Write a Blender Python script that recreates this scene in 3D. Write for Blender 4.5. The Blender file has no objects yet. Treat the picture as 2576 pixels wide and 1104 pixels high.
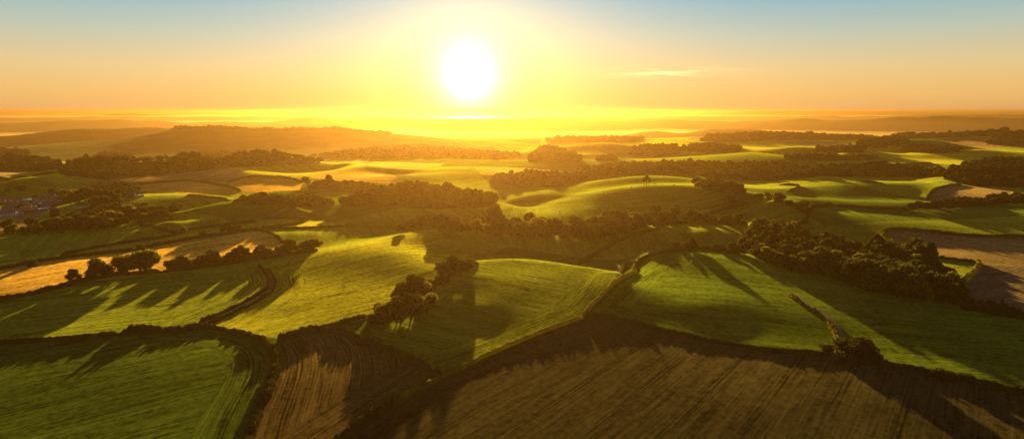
import bpy, math, random
import numpy as np
R = math.radians
rng = np.random.default_rng(7)
random.seed(7)
C = bpy.context.scene.collection
SC = bpy.context.scene

# ------------------------------------------------------------------ camera
# The photograph is measured on a 2576 x 1104 sheet; F is the focal length in those units.
F, HY, H = 1535.0, 280.0, 110.0
TH = math.atan((552 - HY) / F)
cT, sT = math.cos(TH), math.sin(TH)
SUN_AZ, SUN_EL, GLOW_EL = R(-3.95), R(6.3), R(3.2)

def vdir(x, y):
    cx = (np.asarray(x, float) - 1288) / F; cz = -(np.asarray(y, float) - 552) / F
    dx, dy, dz = cx, cT + cz * sT, -sT + cz * cT
    return np.arctan2(dx, dy), dz / np.hypot(dx, dy)      # azimuth, slope of the sight line

def proj(X, Y, Z):
    z = Z - H
    zf = Y * cT - z * sT
    u = Y * sT + z * cT
    zf = np.where(zf > 1, zf, np.nan)
    return 1288 + F * X / zf, 552 - F * u / zf

# ------------------------------------------------------------------ terrain: heights through control points
CP = []          # (azimuth, ln distance, height)
def cz_(x, y, z):
    a, t = vdir(x, y); CP.append((float(a), math.log((H - z) / -t), z)); return CP[-1]
def cd_(x, d, z):
    a, t = vdir(x, 400); CP.append((float(a), math.log(d), z))
def surf(*pts):
    for p in pts: cz_(*p)
def ridge(pts, z=None, d=None, back=None, front=None, gap=95):
    P = []
    for p, q in zip(pts[:-1], pts[1:]):
        n = max(1, round(abs(q[0] - p[0]) / gap))
        P += [tuple(a + (b - a) * k / n for a, b in zip(p, q)) for k in range(n)]
    P.append(pts[-1])
    for p in P:
        a, t = vdir(p[0], p[1])
        if len(p) > 2: dd = p[2]; zz = H + t * dd
        elif d is None: zz = z; dd = (H - z) / -t
        else: dd = d; zz = H + t * d
        CP.append((float(a), math.log(dd), zz))
        for q in (back, front):
            if q:
                qs = q if isinstance(q[0], (tuple, list)) else [q]
                for w_ in qs: CP.append((float(a), math.log(dd * w_[0]), zz + w_[1] if len(w_) > 2 else w_[1]))
# near ground
surf((-250,1160,-1),(200,1130,-1),(650,1130,-2),(1000,1130,-1),(1450,1130,0),(1900,1130,0),(2350,1130,0),(2850,1130,0),
     (-250,950,.5),(100,960,1),(400,960,.7),(650,960,0),(850,960,0),(1080,960,-.3),(1500,950,1),(1900,980,1.2),(2300,1010,1),(2700,1030,.5),
     (-150,870,2.2),(100,862,2.4),(300,845,2.6),(480,835,2.2),(680,865,1.2),(880,855,.8),
     (-100,800,2.3),(200,790,2.2),(480,780,2),(-100,740,3),(200,720,3),(450,720,2.5),(620,700,2.5),
     (-100,700,3.5),(200,660,3.6),(500,620,3.3),(680,590,3.6),(330,690,3),
     (640,800,1.2),(760,760,1.8),(900,770,1.5),(760,690,2.8),(950,690,3),(1050,640,4.5))
surf((-100,640,5),(0,600,6),(150,628,4.3),(200,590,6.5),(380,602,4),(380,572,6),(500,575,5),(640,565,5),(760,590,1.5),(760,545,2),(880,560,-.5),(900,530,1),(850,515,3))
ridge([(800,627),(880,611),(985,592),(1040,583),(1095,577)], z=4.5, back=(1.075,-3))
# hill with the walkers, and the pasture hill beside it
ridge([(1195,660),(1230,654),(1290,651),(1340,654),(1400,661),(1480,672),(1550,687)], z=8.4, back=(1.12,-6), front=((.965,8.35),(.92,8.1)))
surf((1290,705,7.8),(1430,725,7.2),(1200,720,6.7),(1200,770,4.7),(1300,760,5.4),(1420,790,4.8),(1250,840,1.2),(1120,800,.8),(1080,870,.3),(1010,840,.3),(1180,900,0),(1350,850,2.6),(1130,740,3.6),(1100,700,2.8),(1050,760,2.0))
surf((1580,700,6.5),(1640,643,8),(1700,633,9),(1780,629,9.3),(1880,638,8),(1620,740,6.5),(1760,700,8.2),(1760,770,6.2),(1640,800,3.1),(1850,830,2.9),(1950,720,7),(2020,790,5),(2050,860,2.2),
     (2100,730,5),(2200,800,3.8),(2300,870,2.2),(2450,900,1.8),(2600,950,1.4),(2700,900,2),(2400,800,3),(2600,840,2.5))
ridge([(1640,636),(1700,626),(1780,622),(1860,625)], z=4, back=(1.08,-3.5))
surf((1150,640,-5),(1300,630,-5),(1450,640,-6),(1550,655,-5),(1200,600,-3),(1400,605,-3.5),(1600,605,-1),(1750,590,2),(1850,600,1),(1160,570,-3),(1300,572,-2),(1450,572,-1))
surf((2000,640,0),(2080,600,2),(2200,620,3),(2050,560,8),(2250,560,10),(2420,550,11),(2600,545,12),(2300,600,5.5),(2420,610,5.5),(2576,610,6),(2450,640,4),(2600,660,3),(2500,720,2.4),(2620,750,2),(2350,660,3),(2200,690,3),(2300,740,3),(1900,610,.5))
# two crests of the long hill
ridge([(1330,527,680),(1400,506,718),(1460,490,748),(1540,475,775),(1620,466,790),(1700,465,790),(1780,470,780),(1850,484,745),(1930,508,685)], back=(1.045,-2.2,'r'))
ridge([(1400,478,810),(1500,456,860),(1570,446,880),(1650,442,890),(1730,447,885),(1780,458,860)], back=((1.10,4),(1.25,0)))
surf((1560,545,-.5),(1680,535,1),(1780,535,2),(1620,500,8.5),(1720,500,9),(1850,525,3),(1900,545,1),(1480,528,4.6),(1400,545,2.4),(1300,555,0))
ridge([(1110,533),(1180,519),(1250,512),(1310,522)], z=2.6, back=(1.07,-2))
surf((1300,500,3.0),(1380,492,5.6),(1280,470,3),(1150,500,2),(1340,475,4))
# right hand side, middle
ridge([(1960,492),(2050,498),(2190,504),(2300,505),(2380,512)], z=14.5, back=(1.06,7.5))
surf((2050,520,12),(2180,524,12),(2300,528,12),(2430,520,12.5),(2576,505,14),(2600,480,16),(2400,490,13),(2460,470,15),(2000,480,10),(1950,470,9))
ridge([(2060,437),(2150,450),(2240,464),(2300,456),(2366,444)], z=16.5, back=(1.1,7))
surf((2100,485,10),(2200,488,9),(2300,485,11),(2350,465,15),(2430,455,16),(2560,460,18),(2560,425,24),(2450,425,20),(1880,445,6),(1980,450,6),(2200,438,7),(2350,438,8),(1930,455,6))
# left hand side, middle
ridge([(420,556),(480,528),(540,512),(610,507),(690,511),(740,519)], z=12.5, back=(1.06,4))
surf((600,545,9),(680,545,7.5),(520,560,8.5),(100,580,7),(280,565,8),(400,545,9),(-60,585,7),(-80,550,7),(60,545,8))
ridge([(170,512),(240,499),(310,491),(400,488),(490,491),(560,499)], z=9, back=(1.06,2))
surf((200,505,6),(60,515,4),(120,500,3),(-50,500,4),(250,480,4),(330,475,4),(0,480,4.5),(120,478,6))
ridge([(-80,475),(20,456),(60,447),(150,435),(200,434),(270,449)], z=15.5, back=(1.12,3))
surf((0,440,14),(80,432,12),(400,462,6),(560,470,5),(700,480,4),(480,445,11),(650,455,7),(620,430,15),(350,445,9),(800,490,3),(900,480,2),(960,500,3))
ridge([(560,425),(640,413),(760,407),(850,411),(925,415)], z=14, back=(1.1,4))
ridge([(770,438),(840,428),(960,427),(1000,440)], z=10, back=(1.08,2))
surf((900,457,6),(1050,460,4),(1150,470,3),(1250,450,4),(1100,440,8),(1050,520,3.5),(1200,520,2),(1030,490,6),(1130,490,6),(1010,430,8),(1150,425,9),(1350,455,6),(1500,440,6),(1300,440,8),(1450,420,8),(1600,430,9),(1700,430,10))
# wooded hills
ridge([(150,418),(200,409),(270,404),(340,408),(420,405),(500,391),(580,388),(660,390),(740,397),(800,410)], d=1250, back=(1.15,-8))
surf((-50,400,12),(60,415,9),(300,435,10),(450,422,12))
ridge([(770,393),(850,389),(900,384),(950,376),(1010,373),(1080,375),(1200,386),(1300,392)], d=1800, back=(1.15,-20))
ridge([(1335,402),(1370,380),(1410,380),(1450,400)], d=1500, back=(1.1,0))
ridge([(1585,378),(1640,371),(1700,372),(1790,368),(1860,380)], d=1800, back=(1.12,0))
ridge([(1900,384),(1990,372),(2050,373)], z=25, back=(1.1,5))
ridge([(2150,376),(2250,360),(2310,355),(2380,361),(2440,375)], z=30, back=(1.12,5))
ridge([(2100,398),(2220,389),(2300,383),(2420,386),(2550,383),(2640,380)], z=22, back=(1.09,6))
ridge([(2230,416),(2330,411),(2440,409),(2500,402)], z=15)
ridge([(1380,368),(1480,360),(1560,362),(1640,366)], z=18, back=(1.1,0))
surf((1000,398,-5),(1150,400,-3),(1250,402,0),(1550,400,5),(1750,395,6),(1900,400,6),(2050,395,8),(1700,385,6))
# ranges fading away
ridge([(-80,380),(60,372),(130,366),(250,355),(330,352),(395,341),(430,326),(455,321),(560,321),(640,325),(740,325),(850,324),(910,330),(985,335),(1060,343),(1130,353),(1200,360)], d=3000, back=(1.25,-72), front=((.6,-14),(.8,-10)))
ridge([(1370,350),(1440,348),(1540,350),(1620,351)], d=2600, back=(1.3,-50))
ridge([(1750,345),(1830,338),(1900,335),(2010,337),(2100,341),(2200,345)], d=2700, back=(1.3,-60))
ridge([(2180,350),(2280,339),(2380,340),(2480,334),(2640,332)], d=2600, back=(1.3,-60))
ridge([(-80,349),(60,346),(130,339),(195,333),(270,331),(360,329),(430,331)], d=3900, back=(1.12,-75), front=(.92,-80))
ridge([(1600,338),(1660,332),(1720,334),(1780,325),(1900,328)], d=4200, back=(1.08,-75), front=(.9,-75))
ridge([(-80,311),(50,309.5),(150,307),(235,304),(300,304),(360,309),(450,310),(560,308),(650,312),(760,300),(800,298.5),(860,301),(930,301),(960,299),(1050,302)], d=6500, back=(1.15,-45), front=((.93,-40),(.8,-82)), gap=120)
ridge([(1110,305),(1180,302),(1290,301),(1400,300),(1450,305),(1520,309),(1580,320)], d=5500, back=(1.2,0), front=(.75,-75))
ridge([(1600,311),(1650,306),(1730,305),(1850,308),(1940,304),(2020,301),(2100,306),(2180,302),(2300,298),(2345,293),(2430,295),(2500,300),(2640,300)], d=6000, back=(1.15,-45), front=((.93,-35),(.77,-82)))
ridge([(-80,304),(60,301),(170,298),(300,299),(420,303),(520,300),(640,298),(720,301)], d=9500, back=(1.15,16), front=(.88,-60), gap=120)
ridge([(1650,302),(1780,297),(1900,298),(2060,293),(2180,295),(2330,289),(2450,287),(2640,291)], d=9200, back=(1.15,16), front=(.88,-60), gap=120)
ridge([(-80,298),(60,299),(250,293),(280,287),(315,285),(355,285.5),(400,292),(520,292),(620,293)], d=13000, back=(1.2,28), front=(.8,26), gap=120)
ridge([(1560,290),(1700,289),(1850,284),(1900,280),(1960,279.5),(2050,281),(2200,280.5),(2330,281.5),(2460,283),(2640,284)], d=17000, back=(1.3,35), front=(.6,28), gap=120)
SEA = 20.0
for x in (900, 1020, 1140, 1260, 1380, 1500): cd_(x, 9000, -5); cd_(x, 15000, -10); cd_(x, 30000, -10)
for x in (-150, 300, 700, 1900, 2300, 2700): cd_(x, 36000, 32)
for x in (760, 1660, 1800): cd_(x, 9000, 27); cd_(x, 20000, 27); cd_(x, 36000, 25)
for x in range(-300, 3000, 400): cd_(x, 60, -4)
for d in (200, 400, 800, 1600, 3200, 7000):
    for s in (-1, 1): CP.append((s * .95, math.log(d), 4.0 if d < 1500 else 0))

CPa = np.array(CP)
def tps_fit(P, lam):
    n = len(P)
    D2 = (P[:, None, 0] - P[None, :, 0]) ** 2 + (P[:, None, 1] - P[None, :, 1]) ** 2
    K = .5 * D2 * np.log(D2 + 1e-9) + lam * np.eye(n)
    Q = np.c_[np.ones(n), P[:, :2]]
    A = np.zeros((n + 3, n + 3)); A[:n, :n] = K; A[:n, n:] = Q; A[n:, :n] = Q.T
    return np.linalg.solve(A, np.r_[P[:, 2], np.zeros(3)])
W = tps_fit(CPa, 1.5e-4)
def tps(a, l):
    out = np.empty(a.size); a = a.ravel(); l = l.ravel(); n = len(CPa)
    for i in range(0, a.size, 20000):
        s = slice(i, i + 20000)
        D2 = (a[s, None] - CPa[None, :, 0]) ** 2 + (l[s, None] - CPa[None, :, 1]) ** 2
        D2 += 1e-9
        out[s] = (.5 * D2 * np.log(D2)) @ W[:n] + W[n] + W[n + 1] * a[s] + W[n + 2] * l[s]
    return out

def spacing(lo, hi, st):
    n = max(2, int((hi - lo) / st)); return list(np.linspace(lo, hi, n, endpoint=False))
ln = math.log
ln_c = np.array(spacing(ln(25), ln(150), .08) + spacing(ln(150), ln(1400), .0075) + spacing(ln(1400), ln(8000), .014) + spacing(ln(8000), ln(45000), .04) + [ln(45000)])
az_c = np.array([R(v) for v in spacing(-180, -47, 6) + spacing(-47, 47, .16) + spacing(47, 180, 6) + [180]])
def up1(v, ax):
    v = np.moveaxis(v, ax, 0)
    p = np.concatenate([2 * v[:1] - v[1:2], v, 2 * v[-1:] - v[-2:-1]])
    mid = (-p[:-3] + 9 * p[1:-2] + 9 * p[2:-1] - p[3:]) / 16
    out = np.empty((2 * len(v) - 1,) + v.shape[1:]); out[0::2] = v; out[1::2] = mid
    return np.moveaxis(out, 0, ax)
Ac, Lc = np.meshgrid(np.clip(az_c, -.86, .86), np.clip(ln_c, ln(60), ln(36000)), indexing='ij')
Zc = tps(Ac, Lc).reshape(Ac.shape)
wside = np.clip((np.abs(az_c) - 1.0) / 1.0, 0, 1)[:, None]
Zc = Zc * (1 - wside)
Zg = up1(up1(Zc, 0), 1)
az = up1(az_c, 0); lnd = up1(ln_c, 0)
A, L = np.meshgrid(az, lnd, indexing='ij')
Dg = np.exp(L)
Xg, Yg = Dg * np.sin(A), Dg * np.cos(A)
def waves(X, Y, lam, n, seed):
    r = np.random.default_rng(seed); o = 0
    for _ in range(n):
        th = r.uniform(0, math.pi * 2); k = 2 * math.pi / (lam * r.uniform(.6, 1.6))
        o = o + np.sin(k * (X * math.cos(th) + Y * math.sin(th)) + r.uniform(0, 7) + 1.2 * np.sin(k * .4 * (Y * math.cos(th) - X * math.sin(th))))
    return o / math.sqrt(n)
Zg = Zg + .08 * waves(Xg, Yg, 55, 5, 1) * np.clip(Dg / 300, .3, 1) + .3 * waves(Xg, Yg, 190, 5, 2) * np.clip(Dg / 500, .2, 1)
farw = np.clip((Dg - 2000) / 3000, 0, 1)
Zg = Zg + farw * (4 * waves(Xg, Yg, 750, 6, 3) + 3.5 * waves(Xg, Yg, 320, 5, 4)) + np.clip((Dg - 2600) / 800, 0, 1) * (Dg < 7300) * 1.1 * rng.normal(size=Xg.shape)
NA, NL = Zg.shape

def ainterp(a, l, G=None):
    G = Zg if G is None else G
    i = np.clip(np.searchsorted(az, a) - 1, 0, NA - 2); j = np.clip(np.searchsorted(lnd, l) - 1, 0, NL - 2)
    u = np.clip((a - az[i]) / (az[i + 1] - az[i]), 0, 1); v = np.clip((l - lnd[j]) / (lnd[j + 1] - lnd[j]), 0, 1)
    return (G[i, j] * (1 - u) + G[i + 1, j] * u) * (1 - v) + (G[i, j + 1] * (1 - u) + G[i + 1, j + 1] * u) * v
def gz(x, y):
    x = np.asarray(x, float); y = np.asarray(y, float)
    return ainterp(np.arctan2(x, y), np.log(np.hypot(x, y) + 1e-6))
EL = (Zg - H) / Dg                                    # slope from the eye to each ground point
HM = np.maximum.accumulate(EL, axis=1)                # what the nearer ground hides
def cast(x, y):
    "sheet point -> ground point it shows"
    a, t = vdir(x, y); a = float(a); t = float(t)
    i = int(np.clip(np.searchsorted(az, a) - 1, 0, NA - 2)); u = (a - az[i]) / (az[i + 1] - az[i])
    col = HM[i] * (1 - u) + HM[i + 1] * u
    j = int(np.searchsorted(col, t)); j = min(max(j, 1), NL - 1)
    v = (t - col[j - 1]) / (col[j] - col[j - 1] + 1e-12) if col[j] > col[j - 1] else 0
    l = lnd[j - 1] + np.clip(v, 0, 1) * (lnd[j] - lnd[j - 1]); d = math.exp(l)
    X, Y = d * math.sin(a), d * math.cos(a)
    return X, Y, float(gz(X, Y))
def visible(X, Y, Z):
    a = np.arctan2(X, Y); l = np.log(np.hypot(X, Y))
    return (Z - H) / np.hypot(X, Y) >= ainterp(a, l, HM) - 1e-4
def inpoly(px, py, poly):
    ins = np.zeros(np.shape(px), bool); n = len(poly)
    for k in range(n):
        x0, y0 = poly[k]; x1, y1 = poly[(k + 1) % n]
        if y0 == y1: continue
        c = ((y0 > py) != (y1 > py)) & (px < (x1 - x0) * (py - y0) / (y1 - y0) + x0)
        ins ^= c
    return ins
def line3(pts, step=None):
    "polyline on the sheet -> evenly spaced points on the ground"
    dense = []
    for (x0, y0), (x1, y1) in zip(pts[:-1], pts[1:]):
        n = max(1, int(math.hypot(x1 - x0, y1 - y0) / 8))
        dense += [(x0 + (x1 - x0) * k / n, y0 + (y1 - y0) * k / n) for k in range(n)]
    dense.append(pts[-1])
    P = np.array([cast(*p) for p in dense])[:, :2]
    for _ in range(3): P[1:-1] = (P[:-2] + 2 * P[1:-1] + P[2:]) / 4
    s = np.r_[0, np.cumsum(np.hypot(*np.diff(P, axis=0).T))]
    if step is None: return P
    q = np.linspace(0, s[-1], max(3, int(s[-1] / step)))
    X = np.interp(q, s, P[:, 0]); Y = np.interp(q, s, P[:, 1])
    return np.c_[X, Y, gz(X, Y)]

# ------------------------------------------------------------------ materials
def mat(name):
    m = bpy.data.materials.new(name); m.use_nodes = True
    nt = m.node_tree; nt.nodes.clear()
    out = nt.nodes.new('ShaderNodeOutputMaterial')
    return m, nt, out
class NT:
    def __init__(s, nt): s.nt = nt
    def n(s, t, **k):
        x = s.nt.nodes.new(t)
        for a, b in k.items():
            if a.startswith('i_'):
                key = a[2:]; key = int(key) if key.isdigit() else key.replace('_', ' ')
                if isinstance(b, bpy.types.NodeSocket): s.nt.links.new(b, x.inputs[key])
                else: x.inputs[key].default_value = b
            else: setattr(x, a, b)
        return x
    def m(s, op, a, b=None, c=None):
        x = s.nt.nodes.new('ShaderNodeMath'); x.operation = op
        for i, v in enumerate((a, b, c)):
            if v is None: continue
            if isinstance(v, bpy.types.NodeSocket): s.nt.links.new(v, x.inputs[i])
            else: x.inputs[i].default_value = v
        return x.outputs[0]
    def v(s, op, a, b=None, out=0):
        x = s.nt.nodes.new('ShaderNodeVectorMath'); x.operation = op
        for i, w in enumerate((a, b)):
            if w is None: continue
            if isinstance(w, bpy.types.NodeSocket): s.nt.links.new(w, x.inputs[i])
            elif op == 'SCALE' and i == 1:
                x.inputs['Scale'].default_value = w
            else: x.inputs[i].default_value = w
        return x.outputs[out]
    def scale(s, a, f):
        x = s.nt.nodes.new('ShaderNodeVectorMath'); x.operation = 'SCALE'
        s.nt.links.new(a, x.inputs[0])
        if isinstance(f, bpy.types.NodeSocket): s.nt.links.new(f, x.inputs['Scale'])
        else: x.inputs['Scale'].default_value = f
        return x.outputs[0]
    def link(s, a, b): s.nt.links.new(a, b)

def ground_material():
    m, nt, out = mat('field soil and crops'); g = NT(nt)
    base = g.n('ShaderNodeAttribute', attribute_name='base').outputs['Color']
    rows = g.n('ShaderNodeAttribute', attribute_name='rows').outputs['Vector']
    geo = g.n('ShaderNodeNewGeometry'); P = geo.outputs['Position']; N = geo.outputs['Normal']
    sp = g.n('ShaderNodeSeparateXYZ', i_0=rows)
    u, v, rs = sp.outputs[0], sp.outputs[1], sp.outputs[2]       # across rows, along rows (metres), strength of rows
    cu = g.n('ShaderNodeCombineXYZ', i_0=g.m('MULTIPLY', u, .85), i_1=g.m('MULTIPLY', v, .035)).outputs[0]
    st = g.n('ShaderNodeTexNoise', i_Vector=cu, i_Scale=1.0, i_Detail=3.0, i_Roughness=.6).outputs[0]
    cu2 = g.n('ShaderNodeCombineXYZ', i_0=g.m('MULTIPLY', u, .12), i_1=g.m('MULTIPLY', v, .012)).outputs[0]
    st2 = g.n('ShaderNodeTexNoise', i_Vector=cu2, i_Scale=1.0, i_Detail=2.0).outputs[0]
    fine = g.n('ShaderNodeTexNoise', i_Vector=P, i_Scale=.38, i_Detail=4.0, i_Roughness=.65).outputs[0]
    big = g.n('ShaderNodeTexNoise', i_Vector=P, i_Scale=.012, i_Detail=3.0).outputs[0]
    # tramlines: a pair of wheel marks every 21 m
    tm = g.m('ABSOLUTE', g.m('SUBTRACT', g.m('FRACT', g.m('DIVIDE', g.m('ADD', u, g.m('MULTIPLY', st2, 1.0)), 21.0)), .5))
    tram = g.m('MULTIPLY', g.m('SUBTRACT', 1.0, g.m('MINIMUM', g.m('MULTIPLY', g.m('ABSOLUTE', g.m('SUBTRACT', tm, .045)), 38.0), 1.0)), rs)
    k = g.m('ADD', g.m('MULTIPLY', g.m('SUBTRACT', st, .5), g.m('MULTIPLY', rs, 3.4)), g.m('MULTIPLY', g.m('SUBTRACT', fine, .5), 2.2))
    k = g.m('ADD', k, g.m('MULTIPLY', g.m('SUBTRACT', st2, .5), 1.0))
    k = g.m('ADD', k, g.m('MULTIPLY', g.m('SUBTRACT', big, .5), 1.1))
    fur = g.m('MULTIPLY', g.m('SINE', g.m('ADD', g.m('MULTIPLY', u, 4.4), g.m('MULTIPLY', st2, 3.0))), g.m('MAXIMUM', g.m('SUBTRACT', rs, .6), 0.0))
    k = g.m('ADD', k, g.m('MULTIPLY', fur, .35))
    k = g.m('SUBTRACT', k, g.m('MULTIPLY', tram, .75))
    k = g.m('MAXIMUM', g.m('ADD', k, 1.0), .25)
    col = g.scale(base, k)
    # blades, clods and straw point every way: break the normal up finely
    wn = g.n('ShaderNodeTexWhiteNoise', noise_dimensions='3D', i_Vector=g.scale(P, 9.0)).outputs['Color']
    jit = g.scale(g.v('SUBTRACT', wn, (.5, .5, .5)), 2.3)
    hgt = g.m('ADD', g.m('ADD', g.m('MULTIPLY', st, g.m('MULTIPLY', rs, .6)), g.m('MULTIPLY', fine, .45)), g.m('SUBTRACT', g.m('MULTIPLY', fur, .1), g.m('MULTIPLY', tram, .4)))
    bump = g.n('ShaderNodeBump', i_Strength=.9, i_Distance=.55, i_Height=hgt).outputs[0]
    nn = g.v('NORMALIZE', g.v('ADD', bump, jit))
    df = g.n('ShaderNodeBsdfDiffuse', i_Color=col, i_Normal=nn).outputs[0]
    sh = g.n('ShaderNodeBsdfSheen', i_Color=g.scale(col, 2.6), i_Roughness=.55).outputs[0]
    ad = g.n('ShaderNodeAddShader', i_0=df, i_1=sh).outputs[0]
    g.link(ad, out.inputs[0]); return m

def foliage_material(name, c1, c2, tr, k=1.0):
    m, nt, out = mat(name); g = NT(nt)
    P = g.n('ShaderNodeNewGeometry').outputs['Position']
    oi = g.n('ShaderNodeObjectInfo').outputs['Random']
    nz = g.n('ShaderNodeTexNoise', i_Vector=P, i_Scale=.35 * k, i_Detail=3.0).outputs[0]
    f = g.m('ADD', g.m('MULTIPLY', g.m('SUBTRACT', nz, .5), 2.2), g.m('ADD', g.m('MULTIPLY', oi, .5), .25))
    mx = g.n('ShaderNodeMix', data_type='RGBA', clamp_factor=True)
    g.link(f, mx.inputs[0]); mx.inputs[6].default_value = (*c1, 1); mx.inputs[7].default_value = (*c2, 1)
    col = mx.outputs[2]
    d = g.n('ShaderNodeBsdfDiffuse', i_Color=col).outputs[0]
    t = g.n('ShaderNodeBsdfTranslucent', i_Color=g.scale(col, 2.4)).outputs[0]
    ms = g.n('ShaderNodeMixShader', i_0=tr, i_1=d, i_2=t).outputs[0]
    g.link(ms, out.inputs[0]); return m

def plain(name, col, rough=.8, spec=.3, noise=.25, scale=2.0, metallic=0.0):
    m, nt, out = mat(name); g = NT(nt)
    P = g.n('ShaderNodeTexCoord').outputs['Object']
    nz = g.n('ShaderNodeTexNoise', i_Vector=P, i_Scale=scale, i_Detail=4.0).outputs[0]
    k = g.m('ADD', 1 - noise, g.m('MULTIPLY', nz, 2 * noise))
    c = g.scale(g.n('ShaderNodeRGB').outputs[0], k)
    [x for x in nt.nodes if x.bl_idname == 'ShaderNodeRGB'][0].outputs[0].default_value = (*col, 1)
    b = g.n('ShaderNodeBsdfPrincipled', i_Base_Color=c, i_Roughness=rough)
    b.inputs['Specular IOR Level'].default_value = spec; b.inputs['Metallic'].default_value = metallic
    g.link(b.outputs[0], out.inputs[0]); return m

M = dict(
    ground=ground_material(),
    crown=foliage_material('broadleaf leaves', (.030, .031, .008), (.062, .056, .012), .45),
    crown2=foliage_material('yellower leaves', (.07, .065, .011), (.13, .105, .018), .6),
    core=foliage_material('crown core darkened as shade', (.016, .015, .006), (.028, .026, .009), .05),  # inner shade of the crowns put into the leaf colour
    wood=foliage_material('distant woodland leaves', (.022, .023, .007), (.048, .044, .010), .4, .3),
    hedge=foliage_material('hedge foliage', (.034, .034, .010), (.068, .060, .017), .4),
    golden=foliage_material('hedge and verge tinted sunlit gold', (.12, .11, .02), (.24, .20, .034), .5),  # low sun catching hedge tops, put into the foliage colour
    bark=plain('bark', (.07, .05, .035)),
    wallw=plain('white render', (.55, .50, .43)), wallb=plain('brick wall', (.20, .09, .055)), walls=plain('stone wall', (.13, .10, .075)),
    slate=plain('slate roof', (.15, .13, .115), .25, 1.0), tile=plain('red tile roof', (.48, .15, .07), .45, .6), metal=plain('pale sheet roof', (.80, .78, .76), .2, 1.0, .1, 2.0, 1.0),
    brick=plain('chimney brick', (.25, .13, .09)), glass=plain('window glass', (.05, .06, .08), .1, 1.0), door=plain('painted door', (.12, .08, .05)),
    road=plain('asphalt', (.09, .085, .08), .7), track=plain('dry earth track', (.30, .21, .11), .95),
    hide=plain('dark hide', (.035, .025, .02)), hidew=plain('white hide', (.6, .56, .5)), cloth=plain('dark jacket', (.03, .03, .04)), skin=plain('skin', (.45, .28, .2)),
)

# ------------------------------------------------------------------ object helpers
def newmesh(name, V, Fc, material, smooth=False, mats=None):
    me = bpy.data.meshes.new(name)
    V = np.asarray(V, np.float32)
    if isinstance(Fc, np.ndarray) and Fc.ndim == 2:
        k = Fc.shape[1]; nF = len(Fc)
        me.vertices.add(len(V)); me.vertices.foreach_set('co', V.ravel())
        me.loops.add(nF * k); me.loops.foreach_set('vertex_index', Fc.astype(np.int32).ravel())
        me.polygons.add(nF); me.polygons.foreach_set('loop_start', np.arange(0, nF * k, k, dtype=np.int32))
        me.update(calc_edges=True)
    else:
        me.from_pydata([tuple(map(float, p)) for p in V], [], [tuple(map(int, f)) for f in Fc]); me.update()
    if smooth: me.polygons.foreach_set('use_smooth', np.ones(len(me.polygons), bool))
    me.materials.append(material)
    return me
def obj(name, me, parent=None, loc=(0, 0, 0)):
    o = bpy.data.objects.new(name, me); C.objects.link(o); o.location = loc
    if parent: o.parent = parent
    return o
def tag(o, label=None, cat=None, group=None, kind=None):
    for k, v in (('label', label), ('category', cat), ('group', group), ('kind', kind)):
        if v: o[k] = v
    return o
def empty(name, loc=(0, 0, 0), rz=0, sc=1):
    o = bpy.data.objects.new(name, None); C.objects.link(o); o.location = loc; o.rotation_euler = (0, 0, rz); o.scale = (sc,) * 3
    o.empty_display_size = .5; return o
def copy_tree(o, parent=None):
    c = o.copy(); C.objects.link(c); c.parent = parent
    for ch in [x for x in o.children]: copy_tree(ch, c)
    return c

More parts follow.
